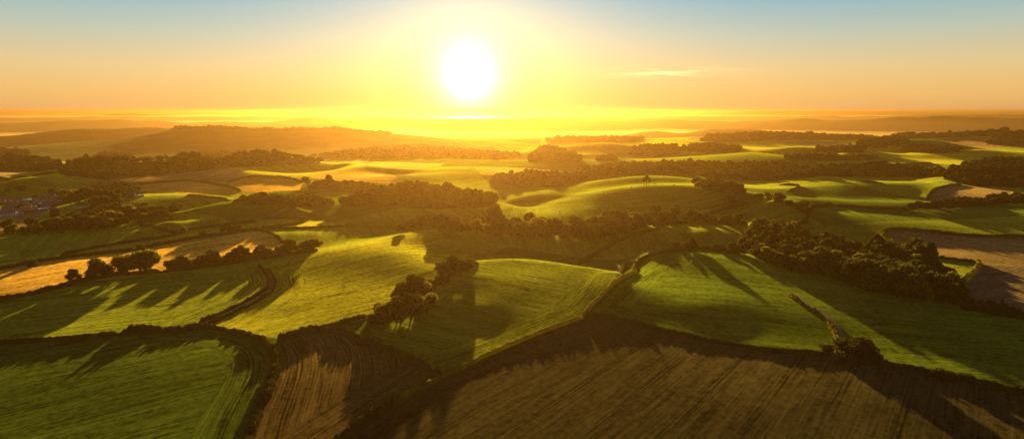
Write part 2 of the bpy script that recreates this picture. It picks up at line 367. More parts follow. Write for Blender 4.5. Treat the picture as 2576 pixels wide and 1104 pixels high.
# ------------------------------------------------------------------ fields painted on the ground (own colours; near green and plough darkened to dim the foreground)
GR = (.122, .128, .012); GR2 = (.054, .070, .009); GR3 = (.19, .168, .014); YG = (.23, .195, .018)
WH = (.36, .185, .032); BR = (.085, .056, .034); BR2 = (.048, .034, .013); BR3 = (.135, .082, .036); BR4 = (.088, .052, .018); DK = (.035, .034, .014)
FIELDS = [  # polygon on the sheet, colour, row direction (two sheet points) or curve, strength of rows
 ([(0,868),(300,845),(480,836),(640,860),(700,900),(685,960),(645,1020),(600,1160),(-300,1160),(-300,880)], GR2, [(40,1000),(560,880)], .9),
 ([(700,862),(800,838),(900,848),(960,875),(1100,938),(1000,1000),(930,1050),(820,1140),(620,1140),(650,1040),(700,950),(708,900)], BR4, 'c', 1.0),
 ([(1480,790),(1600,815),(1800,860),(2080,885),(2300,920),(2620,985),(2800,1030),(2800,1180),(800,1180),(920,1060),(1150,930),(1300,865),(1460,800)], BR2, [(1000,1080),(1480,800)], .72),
 ([(930,825),(1090,770),(1195,680),(1195,640),(1290,640),(1560,685),(1480,770),(1460,797),(1300,862),(1100,938),(950,870)], GR, [(1130,800),(1450,860)], .8),
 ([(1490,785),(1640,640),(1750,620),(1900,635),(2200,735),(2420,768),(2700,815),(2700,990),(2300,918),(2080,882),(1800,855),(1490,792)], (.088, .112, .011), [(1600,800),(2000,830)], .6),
 ([(-200,760),(190,712),(420,685),(650,660),(690,705),(660,740),(500,810),(300,835),(-200,870)], GR, [(0,830),(500,770)], .8),
 ([(650,655),(800,628),(1095,575),(1200,650),(1200,680),(1090,770),(930,800),(800,828),(705,852),(480,815),(660,740),(690,705)], GR3, [(560,830),(1090,690)], .7),
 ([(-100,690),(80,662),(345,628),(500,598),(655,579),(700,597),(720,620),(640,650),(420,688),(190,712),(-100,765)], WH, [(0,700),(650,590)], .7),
 ([(-100,675),(80,661),(345,627),(500,597),(650,577),(830,571),(890,567),(760,550),(670,551),(480,577),(440,590),(300,612),(150,642),(75,656),(-100,680)], YG, [(0,680),(640,570)], .5),
 ([(-100,560),(110,532),(95,560),(30,585),(-100,600)], BR3, [(0,560),(100,545)], .5),
 ([(300,470),(440,458),(480,455),(590,475),(600,488),(470,487),(330,480)], WH, [(300,470),(590,480)], .4),
 ([(570,460),(610,445),(720,447),(762,460),(755,478),(640,485),(590,480)], WH, [(570,460),(760,470)], .4),
 ([(2228,592),(2232,580),(2300,580),(2400,591),(2640,597),(2700,680),(2470,662),(2460,658),(2300,640),(2245,612)], BR3, [(2250,600),(2576,660)], .5),
 ([(2470,664),(2700,680),(2700,830),(2576,800),(2415,762),(2420,710)], BR, [(2430,740),(2576,690)], .8),
 ([(2340,500),(2345,480),(2380,466),(2480,470),(2540,476),(2540,490),(2440,500),(2380,512)], BR3, [(2350,500),(2500,480)], .5),
 ([(780,448),(800,430),(960,425),(1000,445),(980,462),(860,455)], WH, [(780,440),(990,445)], .2),
]
HEDGE_C = [(462,824),(520,826),(560,830),(620,842),(668,862),(690,885),(697,915),(685,960),(662,1010),(640,1060),(618,1130)]
Vx, Vy = proj(Xg, Yg, Zg)
front = np.isfinite(Vx) & (np.abs(A) < R(70))
Vx = np.where(front, Vx, -9999); Vy = np.where(front, Vy, -9999)
base = np.empty((NA, NL, 3), np.float32); rows = np.zeros((NA, NL, 3), np.float32)
# patchwork beyond the traced fields
cell = np.where(Dg < 1000, 170.0, 300.0)
def vor(X, Y, c):
    qx = np.floor(X / c); qy = np.floor(Y / c); best = np.full(X.shape, 1e9); idb = np.zeros(X.shape, np.int64)
    for i in (-1, 0, 1):
        for j in (-1, 0, 1):
            a = qx + i; b = qy + j
            h = (np.sin(a * 127.1 + b * 311.7) * 43758.5453) % 1; h2 = (np.sin(a * 269.5 + b * 183.3) * 43758.5453) % 1
            d = ((a + h) * c - X) ** 2 + ((b + h2) * c - Y) ** 2
            m_ = d < best; best = np.where(m_, d, best); idb = np.where(m_, (a * 73 + b * 151).astype(np.int64), idb)
    return idb
ids = vor(Xg + .25 * Yg, Yg * .75, 210.0)
pal = np.array([GR, GR2, GR3, YG, GR, GR2, WH, GR3, BR3, GR2, GR3, GR, GR2], np.float32)
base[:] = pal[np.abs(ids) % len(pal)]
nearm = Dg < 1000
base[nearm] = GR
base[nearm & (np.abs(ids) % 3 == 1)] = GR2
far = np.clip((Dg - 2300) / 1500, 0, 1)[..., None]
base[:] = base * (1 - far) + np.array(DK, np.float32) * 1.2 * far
th = (np.abs(ids) % 7) * .45
rows[..., 0] = Xg * np.cos(th) + Yg * np.sin(th); rows[..., 1] = -Xg * np.sin(th) + Yg * np.cos(th); rows[..., 2] = .35
def distline(X, Y, P):
    best = np.full(X.shape, 1e9); s = np.zeros(X.shape); acc = 0
    for (x0, y0), (x1, y1) in zip(P[:-1], P[1:]):
        dx, dy = x1 - x0, y1 - y0; L2 = dx * dx + dy * dy
        t = np.clip(((X - x0) * dx + (Y - y0) * dy) / L2, 0, 1)
        d = np.hypot(X - x0 - t * dx, Y - y0 - t * dy); m_ = d < best
        best = np.where(m_, d, best); s = np.where(m_, acc + t * math.sqrt(L2), s); acc += math.sqrt(L2)
    return best, s
HEAD = {0: [HEDGE_C[:7] + HEDGE_C[7:]], 1: [[(1110,942),(1000,1005),(880,1087),(835,1120)]], 2: [[(1466,800),(1288,868),(1160,928),(1040,986),(920,1062),(835,1120)]],
 3: [[(1550,700),(1510,748),(1466,798),(1370,834),(1220,898),(1100,938)]], 4: [[(1740,632),(1680,638),(1602,685),(1540,718),(1482,776),(1580,812),(1750,852)]],
 6: [[(520,818),(640,762),(692,725),(690,690)]], 5: [[(500,812),(622,757),(682,712),(660,680)]]}
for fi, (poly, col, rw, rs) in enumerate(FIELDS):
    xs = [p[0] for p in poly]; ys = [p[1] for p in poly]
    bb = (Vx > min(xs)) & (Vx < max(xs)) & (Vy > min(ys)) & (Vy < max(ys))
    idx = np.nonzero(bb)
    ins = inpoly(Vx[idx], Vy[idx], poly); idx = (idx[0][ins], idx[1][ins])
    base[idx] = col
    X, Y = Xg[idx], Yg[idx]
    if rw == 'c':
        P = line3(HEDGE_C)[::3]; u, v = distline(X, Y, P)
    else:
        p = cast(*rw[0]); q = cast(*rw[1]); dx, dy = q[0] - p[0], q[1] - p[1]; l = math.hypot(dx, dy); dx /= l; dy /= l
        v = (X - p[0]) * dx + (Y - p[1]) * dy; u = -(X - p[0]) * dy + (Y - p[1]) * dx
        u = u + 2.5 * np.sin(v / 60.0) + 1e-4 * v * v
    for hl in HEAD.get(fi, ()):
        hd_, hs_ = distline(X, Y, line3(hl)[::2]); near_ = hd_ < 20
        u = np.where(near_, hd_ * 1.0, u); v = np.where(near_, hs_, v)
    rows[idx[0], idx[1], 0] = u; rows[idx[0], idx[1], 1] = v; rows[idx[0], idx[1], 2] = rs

# ------------------------------------------------------------------ woods (canopies): list first, so the floor beneath can be dark
WOODS = [ # name, label, polygon of the ground they stand on, spacing, height lo, hi
 ('woodland', 'long dark wood covering the hill crest left of centre', [(150,440),(170,418),(200,409),(270,403),(340,407),(420,404),(500,390),(580,386),(660,388),(740,396),(812,411),(700,416),(560,424),(480,433),(330,446),(262,452)], 11, 10, 14),
 ('woodland', 'wood along the ridge fading into the orange glow below the sun', [(772,396),(850,389),(900,384),(950,375),(1010,372),(1080,374),(1200,385),(1310,394),(1250,402),(1100,398),(900,398)], 14, 12, 17),
 ('woodland', 'round-topped wood in the orange haze right of the sun', [(1330,408),(1345,385),(1370,379),(1410,379),(1440,390),(1460,407)], 12, 11, 15),
 ('woodland', 'bulky wood in the glow at the picture centre beyond the long field shadow', [(846,519),(900,505),(950,492),(1030,480),(1110,482),(1200,492),(1245,505),(1240,521),(1100,526),(960,521)], 10, 11, 17),
 ('woodland', 'low tree band behind the bright fields left of centre', [(608,514),(640,506),(720,503),(800,508),(845,516),(760,521),(700,518)], 9, 7, 12),
 ('woodland', 'thin string of trees beneath the pale domed field', [(760,474),(800,466),(850,464),(930,468),(930,475),(850,474)], 10, 7, 10),
 ('woodland', 'hazy orange wood band behind the left shoulder of the long hill', [(1228,462),(1250,450),(1300,444),(1420,452),(1560,436),(1700,432),(1700,438),(1560,441),(1480,452),(1400,472),(1300,466)], 10, 10, 14),
 ('woodland', 'wide dark wood behind the crest of the long hill', [(1450,432),(1500,424),(1600,418),(1700,414),(1850,414),(1990,418),(2040,432),(2050,446),(1930,455),(1800,452),(1735,438),(1650,434),(1560,438)], 10, 10, 14),
 ('woodland', 'straight dark tree belt between green fields at right', [(2050,440),(2060,424),(2200,420),(2300,432),(2375,438),(2370,446),(2200,445),(2100,444)], 10, 10, 14),
 ('woodland', 'large dark wood at the right edge above the brown field', [(2372,452),(2400,432),(2450,420),(2520,412),(2640,412),(2640,470),(2540,472),(2440,468)], 10, 11, 15),
 ('woodland', 'hedgerow trees along the front of the brown field at the right edge', [(2290,528),(2350,519),(2440,512),(2480,502),(2576,492),(2640,488),(2640,512),(2540,512),(2430,522),(2350,528)], 8, 7, 11),
 ('woodland', 'flat-topped wood block among pale fields right of the glow', [(1585,392),(1590,376),(1640,371),(1700,373),(1710,388),(1650,396)], 14, 12, 16),
 ('woodland', 'long low wood in haze on the right-centre ridge', [(1700,376),(1740,370),(1800,368),(1858,372),(1860,384),(1780,386)], 14, 10, 14),
 ('woodland', 'small wood standing on the green hill at upper right', [(2260,384),(2280,371),(2330,368),(2410,374),(2415,384),(2340,386)], 12, 9, 13),
 ('woodland', 'dark wood block with a straight edge on the right green slope', [(2053,386),(2056,374),(2120,372),(2170,376),(2175,382),(2100,386)], 12, 9, 13),
 ('woodland', 'dark wood on the hill behind the green slope at upper right', [(2155,372),(2165,360),(2210,354),(2290,356),(2290,362),(2230,370)], 15, 12, 16),
 ('woodland', 'wood running off the right edge on the upper slope', [(2480,365),(2500,350),(2560,344),(2640,344),(2640,366),(2560,366)], 16, 12, 17),
 ('woodland', 'scattered trees and bushes lining the green field at right', [(1970,402),(2010,396),(2060,398),(2140,398),(2200,396),(2200,401),(2100,405),(2000,404)], 11, 7, 11),
 ('woodland', 'wood at the left edge in front of the misty hills', [(-60,425),(-40,408),(30,402),(90,404),(140,412),(150,424),(100,432),(20,432)], 12, 10, 14),
 ('woodland', 'dark copse at the far left beyond the wood', [(-60,396),(-40,384),(40,380),(75,388),(60,398)], 16, 12, 16),
 ('woodland', 'pair of dark tree clumps on the misty slope at left', [(235,404),(250,394),(330,392),(335,400),(300,404)], 16, 12, 20),
 ('woodland', 'wooded far ridge above the mist at right', [(1760,356),(1780,345),(1900,337),(2010,339),(2100,343),(2200,347),(2190,352),(2000,352),(1850,356)], 22, 12, 18),
 ('woodland', 'hazy tree line left of the far right ridge', [(1370,358),(1400,350),(1470,349),(1550,350),(1620,351),(1600,358),(1450,358)], 22, 12, 18),
 ('woodland', 'far wood beside the right edge under the misty blue hills', [(2190,354),(2280,341),(2380,342),(2480,336),(2640,334),(2640,342),(2480,344),(2300,350)], 22, 12, 18),
 ('woodland', 'fringe of trees along the flat top of the big hazy hill at left', [(420,330),(455,322),(560,322),(640,326),(740,326),(850,325),(910,331),(985,336),(980,339),(850,329),(740,330),(640,330),(560,326),(455,327)], 20, 9, 15),
 ('woodland', 'dark trees behind the village under the green hill', [(230,490),(250,478),(310,476),(360,484),(330,496),(270,497)], 9, 8, 12),
 ('woodland', 'small hazy copse between pale fields in the glow', [(1500,405),(1510,396),(1540,395),(1550,404)], 11, 8, 12),
]
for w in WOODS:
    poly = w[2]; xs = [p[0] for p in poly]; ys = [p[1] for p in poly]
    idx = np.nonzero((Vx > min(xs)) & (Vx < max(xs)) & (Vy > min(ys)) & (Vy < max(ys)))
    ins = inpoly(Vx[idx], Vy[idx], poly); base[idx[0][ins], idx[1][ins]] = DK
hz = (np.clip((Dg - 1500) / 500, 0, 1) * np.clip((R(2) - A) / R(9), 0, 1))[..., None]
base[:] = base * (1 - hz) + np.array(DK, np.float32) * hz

# ------------------------------------------------------------------ build the ground sheet
def build_ground():
    V = np.stack([Xg, Yg, Zg], -1).reshape(-1, 3)
    ii, jj = np.meshgrid(np.arange(NA - 1), np.arange(NL - 1), indexing='ij')
    a = (ii * NL + jj).ravel()
    Fq = np.stack([a, a + 1, a + NL + 1, a + NL], -1)
    me = newmesh('ground', V, Fq[:, ::-1], M['ground'], True)
    col = np.ones((NA * NL, 4), np.float32); col[:, :3] = base.reshape(-1, 3)
    at = me.attributes.new('base', 'FLOAT_COLOR', 'POINT'); at.data.foreach_set('color', col.ravel())
    at = me.attributes.new('rows', 'FLOAT_VECTOR', 'POINT'); at.data.foreach_set('vector', rows.reshape(-1, 3).ravel())
    nz = np.zeros(len(me.polygons) * 3, np.float32); me.polygons.foreach_get('normal', nz)
    if nz[2::3].mean() < 0: me.flip_normals()
    o = obj('ground', me); tag(o, kind='structure')
build_ground()

# sea beyond the hills
m, nt, out = mat('calm water'); g = NT(nt)
P = g.n('ShaderNodeNewGeometry').outputs['Position']
nz = g.n('ShaderNodeTexNoise', i_Vector=P, i_Scale=.01, i_Detail=4.0).outputs[0]
bp = g.n('ShaderNodeBump', i_Strength=.3, i_Distance=3.0, i_Height=nz).outputs[0]
b = g.n('ShaderNodeBsdfPrincipled', i_Base_Color=(.02, .03, .035, 1), i_Roughness=.62, i_Normal=bp)
g.link(b.outputs[0], out.inputs[0]); M['water'] = m
seaV = []; seaF = []
aa = np.linspace(R(-19), R(15), 60)
for a in aa:
    for d in (7500, 12000, 20000, 44000): seaV.append((d * math.sin(a), d * math.cos(a), SEA))
for i in range(59):
    for j in range(3):
        k = i * 4 + j; seaF.append((k, k + 4, k + 5, k + 1))
o = obj('sea', newmesh('sea', seaV, seaF, M['water'])); tag(o, kind='structure')

# ------------------------------------------------------------------ foliage geometry
def ico(sub):
    import bmesh
    bm = bmesh.new(); bmesh.ops.create_icosphere(bm, subdivisions=sub, radius=1)
    V = np.array([v.co[:] for v in bm.verts]); Fc = np.array([[v.index for v in f.verts] for f in bm.faces]); bm.free()
    return V, Fc
ICO1, ICO2, ICO3 = ico(1), ico(2), ico(3)
def quads(P, N, size, r):
    "small leaf clumps: bent quads at points P, roughly facing N"
    n = len(P); t = r.normal(size=(n, 3)); N = N + .9 * r.normal(size=(n, 3)); N /= np.linalg.norm(N, axis=1)[:, None]
    t -= (t * N).sum(1)[:, None] * N; t /= np.linalg.norm(t, axis=1)[:, None]; b = np.cross(N, t)
    s = (size * r.uniform(.6, 1.4, n))[:, None]
    V = np.stack([P - t * s, P - b * s * .7, P + t * s, P + b * s * .7], 1).reshape(-1, 3)
    return V, np.arange(n * 4).reshape(-1, 4)
def lump(V, r, amp):
    k = r.uniform(1.5, 3.2, (5, 3)) * r.choice([-1, 1], (5, 3)); ph = r.uniform(0, 6, 5)
    return 1 + amp * np.sin(V @ k.T + ph).sum(1) / 2.2
def tri2quad(Fc): return np.c_[Fc, Fc[:, 2]]
def crown_mesh(seed, nl, leaves, flat=1.0, spread=1.0, size=.075):
    "crown of unit height standing above z=.18; lobes plus leaf clumps"
    r = np.random.default_rng(seed); Vs = []; T = []; n0 = 0; LP = []; LN = []
    for i in range(nl):
        if i == 0: c = np.array([0, 0, .58]); rad = .27
        else:
            ph = i * 2.4 + r.uniform(-.5, .5); h = r.uniform(.36, .84); q = (.30 if h < .65 else .17) * spread * r.uniform(.7, 1.15)
            c = np.array([q * math.cos(ph), q * math.sin(ph), .18 + (h - .18) * flat]); rad = r.uniform(.13, .21)
        V0, F0 = ICO2
        sc = rad * lump(V0, r, .16)[:, None] * np.array([1.05, 1.05, .85])
        V = V0 * sc * .93 + c
        Vs.append(V); T.append(F0 + n0); n0 += len(V)
        m_ = leaves // nl; dirs = r.normal(size=(m_, 3)); dirs[:, 2] = dirs[:, 2] * .8 + .25; dirs /= np.linalg.norm(dirs, axis=1)[:, None]
        LP.append(c + dirs * rad * np.array([1.08, 1.08, .9]) * r.uniform(.92, 1.22, (m_, 1))); LN.append(dirs)
    Vt = np.concatenate(Vs); Tt = np.concatenate(T)
    Vq, Fq = quads(np.concatenate(LP), np.concatenate(LN), size * .45, r)
    V = np.concatenate([Vt, Vq]); fl = [tuple(f) for f in Tt] + [tuple(f + len(Vt)) for f in Fq]
    return V, fl
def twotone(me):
    'inner mass of the crown is coloured darker than its outer leaves, as shade for depth'
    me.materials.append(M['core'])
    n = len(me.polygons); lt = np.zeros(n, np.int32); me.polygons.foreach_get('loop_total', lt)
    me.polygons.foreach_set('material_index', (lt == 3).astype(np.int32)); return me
def tube(pts, rad, n=6):
    V = []; Fc = []
    for k, (p, q) in enumerate(zip(pts, rad)):
        for i in range(n): a = 2 * math.pi * i / n; V.append((p[0] + q * math.cos(a), p[1] + q * math.sin(a), p[2]))
    for k in range(len(pts) - 1):
        for i in range(n):
            a = k * n + i; b = k * n + (i + 1) % n; Fc.append((a, b, b + n, a + n))
    return V, Fc
def trunk_mesh(seed, r0=.03):
    r = random.Random(seed); V, Fc = tube([(0, 0, -.04), (.004, 0, .12), (0, .006, .28), (.01, 0, .55)], [r0 * 1.25, r0, r0 * .8, r0 * .4])
    for i in range(4):
        a = i * 1.6 + r.random(); c, s = math.cos(a), math.sin(a)
        v, f = tube([(0, 0, .16 + .04 * i), (.09 * c, .09 * s, .32 + .03 * i), (.2 * c, .2 * s, .5 + .04 * i)], [r0 * .55, r0 * .4, r0 * .18], 5)
        n0 = len(V); V += v; Fc += [tuple(x + n0 for x in q) for q in f]
    return V, Fc
TREES = []
for sd, nl, fl, sp, mk in ((1, 11, 1, 1, 'crown'), (2, 13, .92, 1.15, 'crown'), (3, 9, 1.05, .85, 'crown'), (4, 12, .85, 1.25, 'crown2'), (5, 12, 1, 1.05, 'crown'), (6, 10, 1, .95, 'crown2')):
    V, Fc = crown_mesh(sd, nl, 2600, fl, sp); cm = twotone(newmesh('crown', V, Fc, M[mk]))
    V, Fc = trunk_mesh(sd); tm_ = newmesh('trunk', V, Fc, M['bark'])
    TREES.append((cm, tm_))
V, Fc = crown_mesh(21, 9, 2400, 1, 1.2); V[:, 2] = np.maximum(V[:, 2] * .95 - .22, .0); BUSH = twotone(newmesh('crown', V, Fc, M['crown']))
n_tree = 0
def tree(x, y, h, label, group=None, name='broadleaf_tree', var=None, xy=None, wide=1.0, cat='tree', bush=False, sink=.0):
    global n_tree
    X, Y, Z = cast(x, y) if xy is None else xy
    e = empty(name, (X, Y, Z - sink), random.uniform(0, 6.28))
    tag(e, label, cat, group)
    cm, tm_ = TREES[random.randrange(len(TREES)) if var is None else var]
    e.scale = (h * wide, h * wide, h)
    c = obj('crown', BUSH if bush else cm, e)
    t = obj('trunk', tm_, e)
    if bush: t.scale = (1, 1, .5)
    n_tree += 1
    return e

def pick(poly, step, hlo, hi, pad=0, maxn=9999, lim=None, jit=.42):
    P = np.array([cast(*p) for p in poly]); x0, y0 = P[:, 0].min(), P[:, 1].min(); x1, y1 = P[:, 0].max(), P[:, 1].max()
    out = []
    gx, gy = np.meshgrid(np.arange(x0, x1 + step, step), np.arange(y0, y1 + step, step))
    r = np.random.default_rng(int(abs(x0) + y1) % 9999)
    gx = (gx + r.uniform(-jit, jit, gx.shape) * step).ravel(); gy = (gy + r.uniform(-jit, jit, gy.shape) * step).ravel()
    z = gz(gx, gy); px, py = proj(gx, gy, z); h = r.uniform(hlo, hi, len(gx)) * (1 + .22 * np.sin(gx / 37) * np.sin(gy / 29)) * r.choice([.7, .9, 1, 1.1, 1.25], len(gx))
    k = inpoly(px, py, poly) & visible(gx, gy, z + h * .8)
    k &= visible(gx, gy, z + h * .5) | (r.random(len(gx)) < .5)
    return gx[k], gy[k], z[k], h[k]

def canopy(name, label, poly, step, lo, hi, dens=45, given=None):
    step *= .74; lo *= .74; hi *= .74
    gx, gy, z, h = pick(poly, step, lo, hi) if given is None else given
    if len(gx) > 1300:
        s = rng.choice(len(gx), 1300, replace=False); gx, gy, z, h = gx[s], gy[s], z[s], h[s]
    Vs = []; Fs = []; n0 = 0; r = np.random.default_rng(len(gx) + 3)
    far_ = np.hypot(gx, gy).mean() > 1500 if len(gx) else True
    V0, F0 = ICO1 if far_ else ICO2
    for i in range(len(gx)):
        w = step * r.uniform(.55, .8); hh = h[i]
        for k in range(1 if far_ else 3):
            c = np.array([gx[i], gy[i], z[i] + hh * .55]) if k == 0 else np.array([gx[i] + r.uniform(-.5, .5) * w, gy[i] + r.uniform(-.5, .5) * w, z[i] + hh * r.uniform(.55, .8)])
            s = np.array([w, w, hh * .5]) if k == 0 else np.array([w * .55, w * .55, hh * .24])
            V = V0 * lump(V0, r, .18)[:, None] * s + c
            Vs.append(V); Fs.append(tri2quad(F0) + n0); n0 += len(V)
            nq = (14 if far_ else dens) if k == 0 else dens // 3
            dd = r.normal(size=(nq, 3)); dd[:, 2] = np.abs(dd[:, 2]); dd /= np.linalg.norm(dd, axis=1)[:, None]
            Vq, Fq = quads(c + dd * s * 1.05, dd, hh * .055 + .25, r)
            Vs.append(Vq); Fs.append(Fq + n0); n0 += len(Vq)
    if not Vs: print('EMPTY WOOD', label); return 0
    Fq = np.concatenate(Fs); tri = Fq[:, 2] == Fq[:, 3]
    V = np.concatenate(Vs)
    me = bpy.data.meshes.new(name)
    nt_, nq_ = int(tri.sum()), int((~tri).sum())
    loops = np.concatenate([Fq[tri][:, :3].ravel(), Fq[~tri].ravel()]).astype(np.int32)
    starts = np.concatenate([np.arange(nt_) * 3, nt_ * 3 + np.arange(nq_) * 4]).astype(np.int32)
    me.vertices.add(len(V)); me.vertices.foreach_set('co', V.astype(np.float32).ravel())
    me.loops.add(len(loops)); me.loops.foreach_set('vertex_index', loops)
    me.polygons.add(nt_ + nq_); me.polygons.foreach_set('loop_start', starts); me.update(calc_edges=True)
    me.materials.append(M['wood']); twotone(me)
    o = obj(name, me); tag(o, label, 'wood', kind='stuff'); return len(gx)
tot = 0
for w in WOODS:
    n = canopy(*w); tot += n; print('wood', n, w[1])

# ------------------------------------------------------------------ hedges
def hedge(label, pts, w=3.2, h=2.6, lumpy=.25, name='hedge', dens=9, group=None, material='hedge', cat='hedge'):
    P0 = line3(pts, 4.0); dist = float(np.hypot(P0[:, 0], P0[:, 1]).mean())
    st = 1.0 if dist < 450 else 1.8 if dist < 800 else 3.2
    P = line3(pts, st); n = len(P); r = np.random.default_rng(n * 7 + int(dist))
    T = np.gradient(P[:, :2], axis=0); T /= np.linalg.norm(T, axis=1)[:, None] + 1e-9; Nn = np.c_[-T[:, 1], T[:, 0]]
    k = 9; ang = np.linspace(-.15, math.pi + .15, k)
    s = np.arange(n) * st
    big = 1 + lumpy * (np.sin(s / 3.1 + r.uniform(0, 6)) * .5 + np.sin(s / 7.7 + 1) * .5 + r.normal(size=n) * .35)
    big = np.clip(big, .45, 1.8)
    taper = np.clip(np.minimum(np.arange(n), n - 1 - np.arange(n)) / 2.0, .35, 1)
    V = np.empty((n, k, 3)); D = np.empty((n, k, 3))
    for j, a in enumerate(ang):
        q = 1 + .14 * r.normal(size=n)
        off = math.cos(a) * w / 2 * (big * .5 + .5) * taper * q; up = np.maximum(math.sin(a), -.1) * h * big * taper * q
        V[:, j, 0] = P[:, 0] + Nn[:, 0] * off; V[:, j, 1] = P[:, 1] + Nn[:, 1] * off; V[:, j, 2] = P[:, 2] + up - .1
        D[:, j, 0] = Nn[:, 0] * math.cos(a); D[:, j, 1] = Nn[:, 1] * math.cos(a); D[:, j, 2] = math.sin(a)
    ii, jj = np.meshgrid(np.arange(n - 1), np.arange(k - 1), indexing='ij'); a = (ii * k + jj).ravel()
    Fq = np.stack([a, a + 1, a + k + 1, a + k], -1)
    nl = int(n * st * dens * (1 if dist < 450 else .5)); i = r.integers(0, n - 1, nl); j = r.integers(1, k - 1, nl)
    Pq = V[i, j] * .5 + V[i + 1, j] * .5 + D[i, j] * .1; Vq, Fl = quads(Pq, D[i, j], .30 if dist < 450 else .45, r)
    VV = np.concatenate([V.reshape(-1, 3), Vq]); FF = np.concatenate([Fq, Fl + n * k])
    o = obj(name, newmesh(name, VV, FF, M[material])); tag(o, label, cat, group); return o
